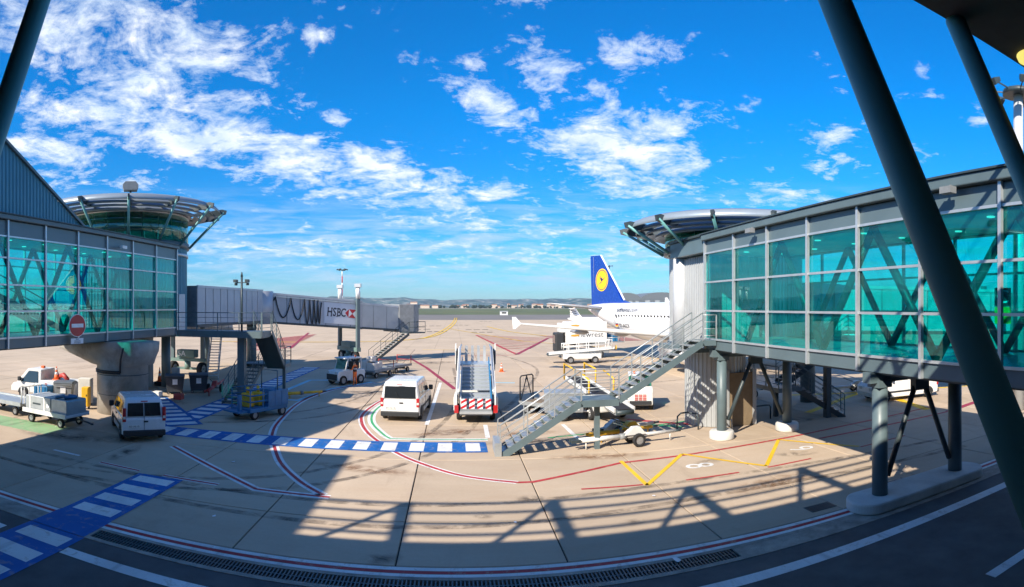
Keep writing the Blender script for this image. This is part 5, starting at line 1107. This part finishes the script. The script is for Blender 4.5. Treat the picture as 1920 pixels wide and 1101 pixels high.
d4 = dolly('dolly carrying long grey containers in front of the concrete pier', (-17.6, 21.0, 0), math.radians(-6), 2.95, 1.55, 'gse_white', .62)
d5 = dolly('empty flat dolly at the picture edge beside the container dolly', (-21.6, 21.9, 0), math.radians(-4), 3.6, 1.6, 'galvanised', .66)
B().tube([(1.75, -.7, .66), (1.75, -.7, 1.5), (1.75, .7, 1.5), (1.75, .7, .66)], .03).build('end_gate', 'reflective_white', d5)
for k in range(4): B().beam((1.75, -.5 + k * .33, .66), (1.75, -.5 + k * .33, 1.5), .035, .035).build('gate_bar', 'reflective_white', d5)
for k, (x, w_, lab) in enumerate(((-.52, 1.75, 'long grey aluminium container with two straps on the dolly'), (.9, 1.0, 'short grey aluminium container at the shaded dolly end'))):
    c = thing('freight_container', lab, 'container', (-17.6 + x, 21.0 - x * .1, .62), math.radians(-6), 'containers on the dolly'); b = B(); b.prism([(-w_ / 2, 0), (w_ / 2, 0), (w_ / 2, .62), (w_ / 2 - .04, .68), (-w_ / 2 + .04, .68), (-w_ / 2, .62)], 'y', -.66, .66); b.build('shell', 'galvanised', c, bevel=.02)
    if k == 0:
        for sx in (-.55, .45): b = B(); b.box(sx - .04, sx + .04, -.675, .675, 0, .695); b.build('strap', 'reflective_white', c)
        B().box(-.35, .2, -.67, -.66, .28, .36).build('handle', 'steel_dark', c); B().cyl((.7, -.672, .3), (.7, -.661, .3), .1, n=14).build('label_disc', 'sign_white', c)
    else: b = B(); b.tube([(-.4, -.5, .72), (-.1, -.2, .78), (.2, -.4, .75), (.4, .1, .78), (.1, .4, .74), (-.3, .3, .76)], .06); b.build('blue_strap', 'gse_blue', c)

# ---- grey service trailer under the stairs
t = thing('service_trailer', 'grey box trailer with red-tipped drawbar under the sunlit staircase', 'trailer', (5.5, 27.9, 0), math.radians(-8))
B().box(-1.0, .9, -.65, .65, .42, 1.35).build('box', 'gse_grey', t, bevel=.03); B().box(-1.02, .92, -.67, .67, 1.32, 1.4).build('lid', 'galvanised', t); B().box(.4, .7, -.665, -.65, .55, .75).build('plate', 'plate_white', t)
for s in (-1, 1): wheel(t, -.1, s * .62, .26, .16)
b = B(); b.tube([(.9, -.4, .45), (1.9, 0, .38), (.9, .4, .45)], .04); b.build('drawbar', 'gse_white', t); B().cyl((1.5, -.17, .41), (1.7, -.09, .40), .05, n=8).build('drawbar_tip', 'gse_red', t); B().cyl((1.8, 0, 0), (1.8, 0, .4), .03, n=8).build('jockey_leg', 'steel_dark', t)

# ---- tow bars
def towbar(label, p0, p1, m, wx, head_m='steel_dark', wheels=True, z=.38):
    p0 = Vector(p0); p1 = Vector(p1); L = (p1 - p0).length; t = thing('aircraft_tow_bar', label, 'tow bar', (p0.x, p0.y, 0), math.atan2((p1 - p0).y, (p1 - p0).x), 'aircraft tow bars')
    B().cyl((.3, 0, z), (L * .45, 0, z), .10, n=12).build('bar', m, t); B().cyl((L * .45, 0, z), (L - .3, 0, z), .075, n=12).build('bar', m, t); B().cyl((L * .42, 0, z), (L * .48, 0, z), .125, n=12).build('collar', 'gse_grey', t)
    b = B(); b.box(-.05, .3, -.16, -.08, z - .06, z + .06); b.box(-.05, .3, .08, .16, z - .06, z + .06); b.box(.22, .34, -.16, .16, z - .05, z + .05); b.build('fork_head', head_m, t); B().cyl((L - .3, 0, z), (L, 0, z), .05, n=10).build('tow_eye', 'steel_dark', t); B().cyl((L - .5, 0, .0), (L - .5, 0, z), .03, n=8).build('rest_leg', m, t); B().cyl((.6, 0, .0), (.6, 0, z), .03, n=8).build('rest_leg', m, t)
    if wheels:
        for s in (-1, 1): wheel(t, wx, s * .42, .27, .16)
        B().beam((wx, -.42, .27), (wx, .42, .27), .06, .06).build('axle', 'steel_dark', t); b = B(); b.prism([(wx - .5, z + .05), (wx + .45, z + .05), (wx + .2, z + .35), (wx - .1, z + .35)], 'y', -.14, .14); b.build('lift_cradle', m, t); B().tube([(wx - .2, .1, z + .3), (wx - .9, .12, z + .55)], .025).build('pump_handle', 'steel_dark', t)
towbar('white aircraft tow bar nearest the road, lying in the sun', (4.55, 21.65), (9.35, 22.25), 'gse_white', 2.7)
towbar('yellow aircraft tow bar between the two white ones', (5.45, 22.55), (8.75, 23.45), 'gse_yellow', 2.0, 'gse_yellow')
towbar('white aircraft tow bar in the staircase shadow behind the yellow one', (5.9, 23.3), (9.1, 24.2), 'gse_white', .95)
towbar('red and white tow bar lying beside the shaded staircase', (-14.7, 31.9), (-16.0, 37.8), 'gse_red', 2.4, 'gse_red')
towbar('yellow tow bar with pale bands beyond the blue lift cart', (-10.3, 33.0), (-7.9, 34.9), 'gse_yellow', 1.6, 'gse_yellow', False, .30)

# ---- traffic cones
def cone(label, x, y, h=.75, z=0):
    t = thing('traffic_cone', label, 'traffic cone', (x, y, z), .2, 'traffic cones'); B().box(-.19, .19, -.19, .19, 0, .05).build('base', 'cone_orange', t)
    for a, c, m in ((0, .35, 'cone_orange'), (.35, .55, 'reflective_white'), (.55, .72, 'cone_orange'), (.72, .84, 'reflective_white'), (.84, 1, 'cone_orange')): B().cyl((0, 0, .05 + (h - .05) * a), (0, 0, .05 + (h - .05) * c), .15 * (1 - a) + .02, .15 * (1 - c) + .02, n=16).build('band', m, t)
cone('orange traffic cone standing alone right of the stair truck', 4.13, 48.9); cone('orange and white cone beside the grey column behind the pier', -19.9, 35.2, 1.0, .3); tag(B().box(-20.2, -19.6, 34.9, 35.5, 0, .3).build('cone_stand', 'plastic_black', bevel=.03), 'black block under the cone beside the grey column', 'block')

# ---- blue lift cart
t = thing('lift_cart', 'blue scissor lift cart with yellow gear parked beside the shaded stair foot', 'lift cart', (-9.75, 27.6, 0), math.radians(62))
B().box(-1.3, 1.3, -.75, .75, .36, .56).build('chassis', 'gse_blue', t, bevel=.03)
for x in (-.95, .95):
    for s in (-1, 1): wheel(t, x, s * .66, .25, .17)
B().box(-1.9, -1.3, -.6, .6, .40, .48).build('step_plate', 'gse_blue', t)
for k in range(3): b = B(); b.box(-.1 + k * .47, .35 + k * .47, -.78, -.74, .56, 1.35); b.build('side_door', 'gse_blue', t, bevel=.01)
B().box(.6, 1.3, -.72, .72, .56, 1.3).build('power_unit', 'gse_blue', t, bevel=.04); B().box(1.3, 1.36, -.6, .6, .6, 1.2).build('radiator', 'plastic_black', t)
for x in (-.8, -.1): B().box(x - .2, x + .2, -.3, .3, .56, 1.25).build('pump', 'gse_yellow', t, bevel=.06); B().cyl((x, 0, 1.25), (x, 0, 1.55), .08, n=10).build('pump_neck', 'gse_yellow', t)
for z in (.9, 1.2, 1.5): B().tube([(.5, -.7, z), (-1.25, -.7, z), (-1.25, .7, z), (.5, .7, z)], .03).build('guard_rail', 'gse_blue', t)
for x, y in ((-1.25, -.7), (-1.25, .7), (-.4, -.7), (-.4, .7), (.5, -.7), (.5, .7)): B().beam((x, y, .56), (x, y, 1.5), .05, .05).build('rail_post', 'gse_blue', t)
B().tube([(.7, -.6, 1.3), (.7, -.6, 2.3), (.7, .6, 2.3), (.7, .6, 1.3)], .03).build('mast_hoop', 'steel_grey', t); B().beam((-1.6, -.3, .48), (-1.6, -.3, 1.25), .16, .16).build('control_post', 'gse_blue', t)

# ---- bins
def bin4(label, x, y, rz, lid='bin_lid', w=1.2, d=.85, h=1.15, m='plastic_charcoal'):
    t = thing('wheeled_bin', label, 'bin', (x, y, 0), rz, 'wheeled refuse bins'); r = [[(-w * k / 2, -d * k / 2, z), (w * k / 2, -d * k / 2, z), (w * k / 2, d * k / 2, z), (-w * k / 2, d * k / 2, z)] for k, z in ((.82, .16), (1, h - .1), (1.04, h - .08), (1.04, h))]; B().loft(r, smooth=False).build('tub', m, t, bevel=.03)
    b = B(); b.prism([(-d * .54, h), (d * .54, h), (d * .54, h + .05), (d * .2, h + .14), (-d * .4, h + .12), (-d * .54, h + .05)], 'x', -w * .53, w * .53); b.build('lid', lid, t, bevel=.03)
    for sx in (-1, 1):
        for sy in (-1, 1): wheel(t, sx * w * .34, sy * d * .32, .09, .05)
    B().box(-.15, .17, -d * .51, -d * .485, h * .55, h * .85).build('sticker', 'sign_white', t); B().tube([(-w * .45, -d * .56, h - .14), (w * .45, -d * .56, h - .14)], .02).build('handle', m, t); return t
bin4('dark four-wheeled bin nearer the concrete pier of the shaded pair', -17.2, 32.4, math.radians(28)); bin4('dark four-wheeled bin nearer the stairs of the shaded pair', -16.1, 33.6, math.radians(28)); bin4('grey wheeled bin in the sun left of the concrete pier', -20.7, 25.6, math.radians(20), 'bin_lid', 1.1, .9, 1.2, 'gse_grey')
t = thing('tub_trolley', 'blue tub trolley with curved grey rim behind the container dolly', 'trolley', (-22.0, 25.2, 0), math.radians(10)); B().prism([(-.45, .2), (.45, .2), (.5, 1.0), (-.5, 1.0)], 'y', -.4, .4).build('tub', 'gse_blue', t, bevel=.04); B().tube([(-.5, -.42, 1.0), (-.3, -.42, 1.12), (.3, -.42, 1.12), (.5, -.42, 1.0)], .03).build('rim', 'galvanised', t)
for sx in (-.35, .35):
    for sy in (-.3, .3): wheel(t, sx, sy, .1, .06)
for k in range(3): B().box(-.3 + k * .3 - .02, -.3 + k * .3 + .02, -.43, -.40, .25, .95).build('rib', 'gse_blue', t)
for k, (x, y, w_, d_, h_, m, lab) in enumerate(((-19.45, 25.9, .75, .45, 1.55, 'island_concrete', 'tall cream cabinet against the concrete pier'), (-18.75, 25.0, .4, .4, 1.2, 'gse_yellow', 'narrow yellow cabinet squeezed beside the pier'), (-17.5, 33.1, .5, .35, 1.6, 'galvanised', 'grey control box on posts behind the shaded bins'))):
    t = thing('equipment_cabinet', lab, 'cabinet', (x, y, 0), math.radians(15), 'equipment cabinets'); z0 = .15 if k < 2 else .7
    B().box(-w_ / 2, w_ / 2, -d_ / 2, d_ / 2, z0, h_).build('shell', m, t, bevel=.02); B().box(-w_ / 2 + .04, w_ / 2 - .04, -d_ / 2 - .012, -d_ / 2, z0 + .05, h_ - .05).build('door', m, t); B().box(w_ / 2 - .12, w_ / 2 - .09, -d_ / 2 - .035, -d_ / 2 - .012, h_ * .6, h_ * .68).build('handle', 'steel_dark', t)
    for sx in (-1, 1): B().box(sx * w_ * .4 - .03, sx * w_ * .4 + .03, -.1, .1, 0, z0).build('foot', 'steel_dark', t)
for k in range(2): tag(B().box(-16.2 - k * 1.6, -15.7 - k * 1.6, 30.3 + k * .2, 30.8 + k * .2, .0, .35).build('kerb_block', 'gse_red' if k == 0 else 'island_concrete', bevel=.03), ['red block beside the shaded bins', 'pale concrete block behind the small van'][k], 'block', 'low blocks by the bins')

# ---- white flatbed pickup at the left edge
t = thing('service_pickup', 'white service pickup with red gear on its bed at the picture edge', 'pickup', (-20.3, 26.6, 0), math.radians(187))
b = B(); b.prism([(0, .45), (0, 1.12), (.08, 1.22), (2.3, 1.22), (2.3, .95), (4.3, .95), (4.5, .75), (4.5, .42), (.3, .38)], 'y', -.88, .88); b.build('body', 'gse_white', t, bevel=.05)
b = B(); b.taper([(2.28, .9), (2.34, 1.82), (3.3, 1.86), (4.1, 1.0), (4.1, .9)], -.87, .87, -.74, .74, .95, 1.86); b.build('cab', 'gse_white', t, bevel=.06)
for s in (-1, 1):
    b = B(); b._add([(2.5, s * .885, 1.05), (3.75, s * .885, 1.05), (3.2, s * .79, 1.72), (2.55, s * .79, 1.72)], [(0, 1, 2, 3)]); b.build('side_window', 'car_glass', t); b = B(); b.box(3.7, 3.85, s * .9, s * 1.08, 1.1, 1.35); b.build('mirror', 'plastic_black', t)
    for x in (.85, 3.55): b = B(); pts = [(x + .42 * math.cos(PI * i / 14), .36 + .42 * math.sin(PI * i / 14)) for i in range(15)]; b.prism(pts, 'y', s * .88 - .05, s * .886); b.build('wheel_arch', 'plastic_black', t); wheel(t, x, s * .82, .34, .22)
    B().cyl((1.9, s * .885, .95), (1.9, s * .892, .95), .12, n=14).build('emblem_disc', 'gse_red', t)
b = B(); b._add([(4.13, -.7, 1.06), (4.13, .7, 1.06), (3.36, .64, 1.78), (3.36, -.64, 1.78)], [(0, 1, 2, 3)]); b.build('windscreen', 'car_glass', t); B().box(2.6, 2.8, -.1, .1, 1.86, 1.98).build('beacon', 'cone_orange', t)
tag(B().tube([(-21.0, 26.2, 1.3), (-21.4, 26.3, 1.55), (-22.0, 26.5, 1.35), (-22.4, 26.9, 1.45)], .13, 8).build('red_hose', 'gse_red'), 'red hose bundle lying on the pickup bed', 'hose'); cone('orange and white cone standing on the pickup bed', -21.9, 26.25, .8, 1.22)

# ---- worker
def person(label, loc, rz):
    J = [((0, 0, .95), .13), ((0, 0, 1.12), .125), ((0, 0, 1.32), .15), ((0, 0, 1.46), .07), ((0, 0, 1.53), .055), ((.01, 0, 1.62), .085), ((.015, 0, 1.72), .085),
         ((0, .09, .90), .095), ((.03, .11, .50), .065), ((-.02, .12, .10), .045), ((.12, .13, .04), .04), ((0, -.09, .90), .095), ((0, -.11, .50), .065), ((-.04, -.12, .10), .045), ((.1, -.13, .04), .04),
         ((0, .17, 1.40), .06), ((.05, .25, 1.14), .045), ((.27, .16, 1.10), .035), ((.34, .12, 1.12), .030), ((0, -.17, 1.40), .06), ((.04, -.26, 1.14), .045), ((.26, -.15, 1.14), .035), ((.33, -.10, 1.16), .030)]
    E_ = [(0, 1), (1, 2), (2, 3), (3, 4), (4, 5), (5, 6), (0, 7), (7, 8), (8, 9), (9, 10), (0, 11), (11, 12), (12, 13), (13, 14), (2, 15), (15, 16), (16, 17), (17, 18), (2, 19), (19, 20), (20, 21), (21, 22)]
    for hnd, sg in ((18, 1), (22, -1)):
        h = J[hnd][0]
        for k in range(4):
            i = len(J); J.append(((h[0] + .05, h[1] + (k - 1.5) * .02, h[2] + .01), .010)); J.append(((h[0] + .085 - abs(k - 1.5) * .006, h[1] + (k - 1.5) * .022, h[2] - .012), .008)); E_ += [(hnd, i), (i, i + 1)]
        i = len(J); J.append(((h[0] + .03, h[1] - sg * .045, h[2] + .02), .010)); E_.append((hnd, i))
    me = bpy.data.meshes.new('person'); me.from_pydata([j[0] for j in J], E_, []); o = bpy.data.objects.new('person', me); COL.objects.link(o); o.modifiers.new('skin', 'SKIN'); sd = o.modifiers.new('sub', 'SUBSURF'); sd.levels = 2
    for i, j in enumerate(J): me.skin_vertices[0].data[i].radius = (j[1], j[1])
    me.skin_vertices[0].data[0].use_root = True
    m2 = bpy.data.meshes.new_from_object(o.evaluated_get(bpy.context.evaluated_depsgraph_get())); bpy.data.objects.remove(o); m2.materials.clear()
    for m in ('skin', 'hivis', 'vest_dark', 'hair', 'shoe'): m2.materials.append(MATS[m])
    for p in m2.polygons:
        c = p.center; p.use_smooth = True
        p.material_index = 4 if c.z < .085 else 1 if c.z < .98 else (0 if c.x > .29 else 3 if c.z > 1.68 or (c.z > 1.58 and c.x < -.02) else 0 if c.z > 1.49 else 2 if abs(c.y) < .15 and c.z < 1.34 else 1)
    o = bpy.data.objects.new('person', m2); COL.objects.link(o); o.location = loc; o.rotation_euler = (0, 0, rz); tag(o, label, 'person')
    for s in (-1, 1): b = B(); b.cbox((.096, s * .03, 1.64), (.01, .022, .012)); b.build('eye', 'text_dark', o)
    b = B(); b.prism([(.085, 1.63), (.12, 1.59), (.085, 1.585)], 'y', -.012, .012); b.build('nose', 'skin', o); B().box(.082, .094, -.025, .025, 1.553, 1.561).build('mouth', 'gse_red', o)
    for s in (-1, 1): b = B(); b.cbox((.01, s * .088, 1.63), (.04, .014, .06)); b.build('ear', 'skin', o, bevel=.006)
    b = B(); b.lathe([(.158, 1.16), (.163, 1.17), (.163, 1.21), (.158, 1.22)], 20, close=True); b.build('vest_band', 'reflective_white', o)
    return o
person('worker in orange trousers and orange vest standing beside the white tow tractor', (-6.95, 39.9, 0), math.radians(150))
# ---- equipment seen under and through the glazed walkway
for lab, x, y, rz in (('white cargo van glimpsed under the glazed walkway floor', 27.0, 24.6, 172),):
    van(lab, (x, y, 0), math.radians(rz), 4.8, 1.95, 2.1, 'white_paint', False, (.72, 1.15), 'DA-317-KC')
towbar('white tow bar on the yellow hatching beyond the walkway', (22.0, 29.0), (26.5, 28.2), 'gse_white', 2.4)
dolly('white flat dolly beyond the corrugated pier near the switchback stairs', (16.6, 30.5, 0), math.radians(20), 2.8, 1.5, 'gse_white')
# ================================================================== far field
rnd = random.Random(3)
def ridge(name, y, x0, x1, n, h, seed, depth, m):
    r_ = random.Random(seed); ph = [r_.uniform(0, 6.3) for _ in range(9)]; b = B(); rows = 7; v = []
    for j in range(rows):
        f = j / (rows - 1)
        for i in range(n + 1):
            x = x0 + (x1 - x0) * i / n; hh = h * (.78 + .10 * math.sin(x / 900 + ph[0]) + .06 * math.sin(x / 310 + ph[1]) + .035 * math.sin(x / 120 + ph[2]) + .02 * math.sin(x / 47 + ph[3]))
            pr = [0, .16, .34, .58, .86, 1.0, .98][j]; gul = 1 + .22 * math.sin(x / 95 + ph[4] + j * .4) * math.sin(PI * f) + .14 * math.sin(x / 37 + ph[5] - j) * math.sin(PI * f)
            v.append((x + 30 * math.sin(x / 60 + j), y + depth * f + 60 * math.sin(x / 140 + ph[6] + j * .5) * (1 - abs(2 * f - 1)), hh * min(1.02, pr * gul)))
    b._add(v, [(j * (n + 1) + i, j * (n + 1) + i + 1, (j + 1) * (n + 1) + i + 1, (j + 1) * (n + 1) + i) for j in range(rows - 1) for i in range(n)], True)
    return struct(b.build(name, m))
ridge('hills', 4700, -6500, 8500, 420, 112, 5, 900, 'hill')
def blob_row(y, x0, x1, h, seed, step):
    r_ = random.Random(seed); b = B(); x = x0
    while x < x1:
        if r_.random() < .86:
            hh = h * r_.uniform(.5, 1.15); w = hh * r_.uniform(.5, .9); yy = y + r_.uniform(-25, 25)
            for k in range(5):
                cx, cz, q = x + r_.uniform(-w, w) * .6, hh * r_.uniform(.35, .75), w * r_.uniform(.4, .75); rr = []
                for zz, kk in ((-1, .25), (-.5, .85), (0, 1), (.5, .8), (1, .15)):
                    rr.append([(cx + q * kk * math.cos(a) * r_.uniform(.8, 1.2), yy + q * kk * math.sin(a), max(-.2, cz + q * zz * r_.uniform(.8, 1.1))) for a in (0, 1.05, 2.1, 3.15, 4.2, 5.25)])
                b.loft(rr, smooth=False)
        x += r_.uniform(.4, 1.4) * step
    return stuff(b.build('treeline', 'tree_far'))
tag(blob_row(1900, -1600, 2300, 10, 4, 10), 'dark far-off line of trees across the airfield', 'trees')
hs_ = []
for k in range(46):
    x = rnd.uniform(-900, 900); y = rnd.uniform(2000, 2300); w = rnd.uniform(9, 26); h = rnd.uniform(6, 15); d = rnd.uniform(8, 12)
    hs_.append((x, y, w, h, d))
hs_ += [(-128, 1850, 22, 19, 12), (-95, 1860, 34, 9, 12), (-160, 1870, 26, 10, 12), (-60, 1880, 20, 8, 10)]
for x, y, w, h, d in hs_:
    t = thing('town_house', 'tiny pale far-off town house beyond the airfield under the hills', 'house', (x, y, 0), 0, 'far-off town houses'); B().box(-w / 2, w / 2, -d / 2, d / 2, 0, h).build('wall', 'house_wall', t)
    B().prism([(-w * .54, h), (w * .54, h), (w * .45, h + 2.4), (-w * .45, h + 2.4)], 'y', -d * .55, d * .55).build('roof', 'house_roof', t)
tag(hs_ and bpy.data.objects['town_house'], 'tiny pale far-off town house beyond the airfield under the hills', 'house', 'far-off town houses')
def hangar(label, x, y, w, h, d):
    t = thing('hangar', label, 'hangar', (x, y, 0), 0, 'far-off hangars'); n = 14; arc = [(w / 2 * math.cos(PI * i / n), h * .62 + h * .38 * math.sin(PI * i / n)) for i in range(n + 1)]
    B().prism(arc, 'y', 0, d).build('roof', 'hangar_metal', t); B().box(-w / 2, w / 2, .3, d - .3, 0, h * .62).build('wall', 'hangar_light', t)
    for k in range(9): B().box(-w / 2 + w * (k + .08) / 9, -w / 2 + w * (k + .92) / 9, -.4, .25, 0, h * .60).build('door_panel', 'hangar_light' if k % 2 else 'hangar_metal', t)
hangar('arched grey hangar just behind the airliner, the nearer to the tail', 148, 470, 26, 17.5, 40); hangar('wider arched grey hangar above the airliner fuselage', 184, 480, 42, 18.5, 40); hangar('pale arched hangar beyond the glazed walkway', 300, 420, 44, 18, 40)
t = thing('field_cabin', 'small white cabin on the dark taxiway edge', 'cabin', (33, 372, 0)); B().box(-2.5, 2.5, -1.5, 1.5, 0, 2.6).build('wall', 'gse_white', t); B().box(-2.8, 2.8, -1.8, 1.8, 2.6, 2.9).build('roof', 'gse_grey', t); B().box(-1.5, 1.5, -1.55, -1.5, 1.0, 2.0).build('window', 'car_glass', t)

# ---- the air over the plain: far things fade to blue
hz = B().box(-8000, 8800, -390, 6400, -1.4, 140).build('haze', 'air_white'); hz['kind'] = 'stuff'; hz.data.materials.clear()
hm = bpy.data.materials.new('haze_air'); hm.use_nodes = True; ht = NT(hm.node_tree); ht.n.clear(); ho = ht.new('ShaderNodeOutputMaterial'); hv = ht.new('ShaderNodeVolumePrincipled')
hv.inputs['Color'].default_value = (.62, .80, 1.0, 1); hv.inputs['Density'].default_value = 0.00007; hv.inputs['Anisotropy'].default_value = 0.2; ht.l.new(hv.outputs[0], ho.inputs['Volume']); hz.data.materials.append(hm)
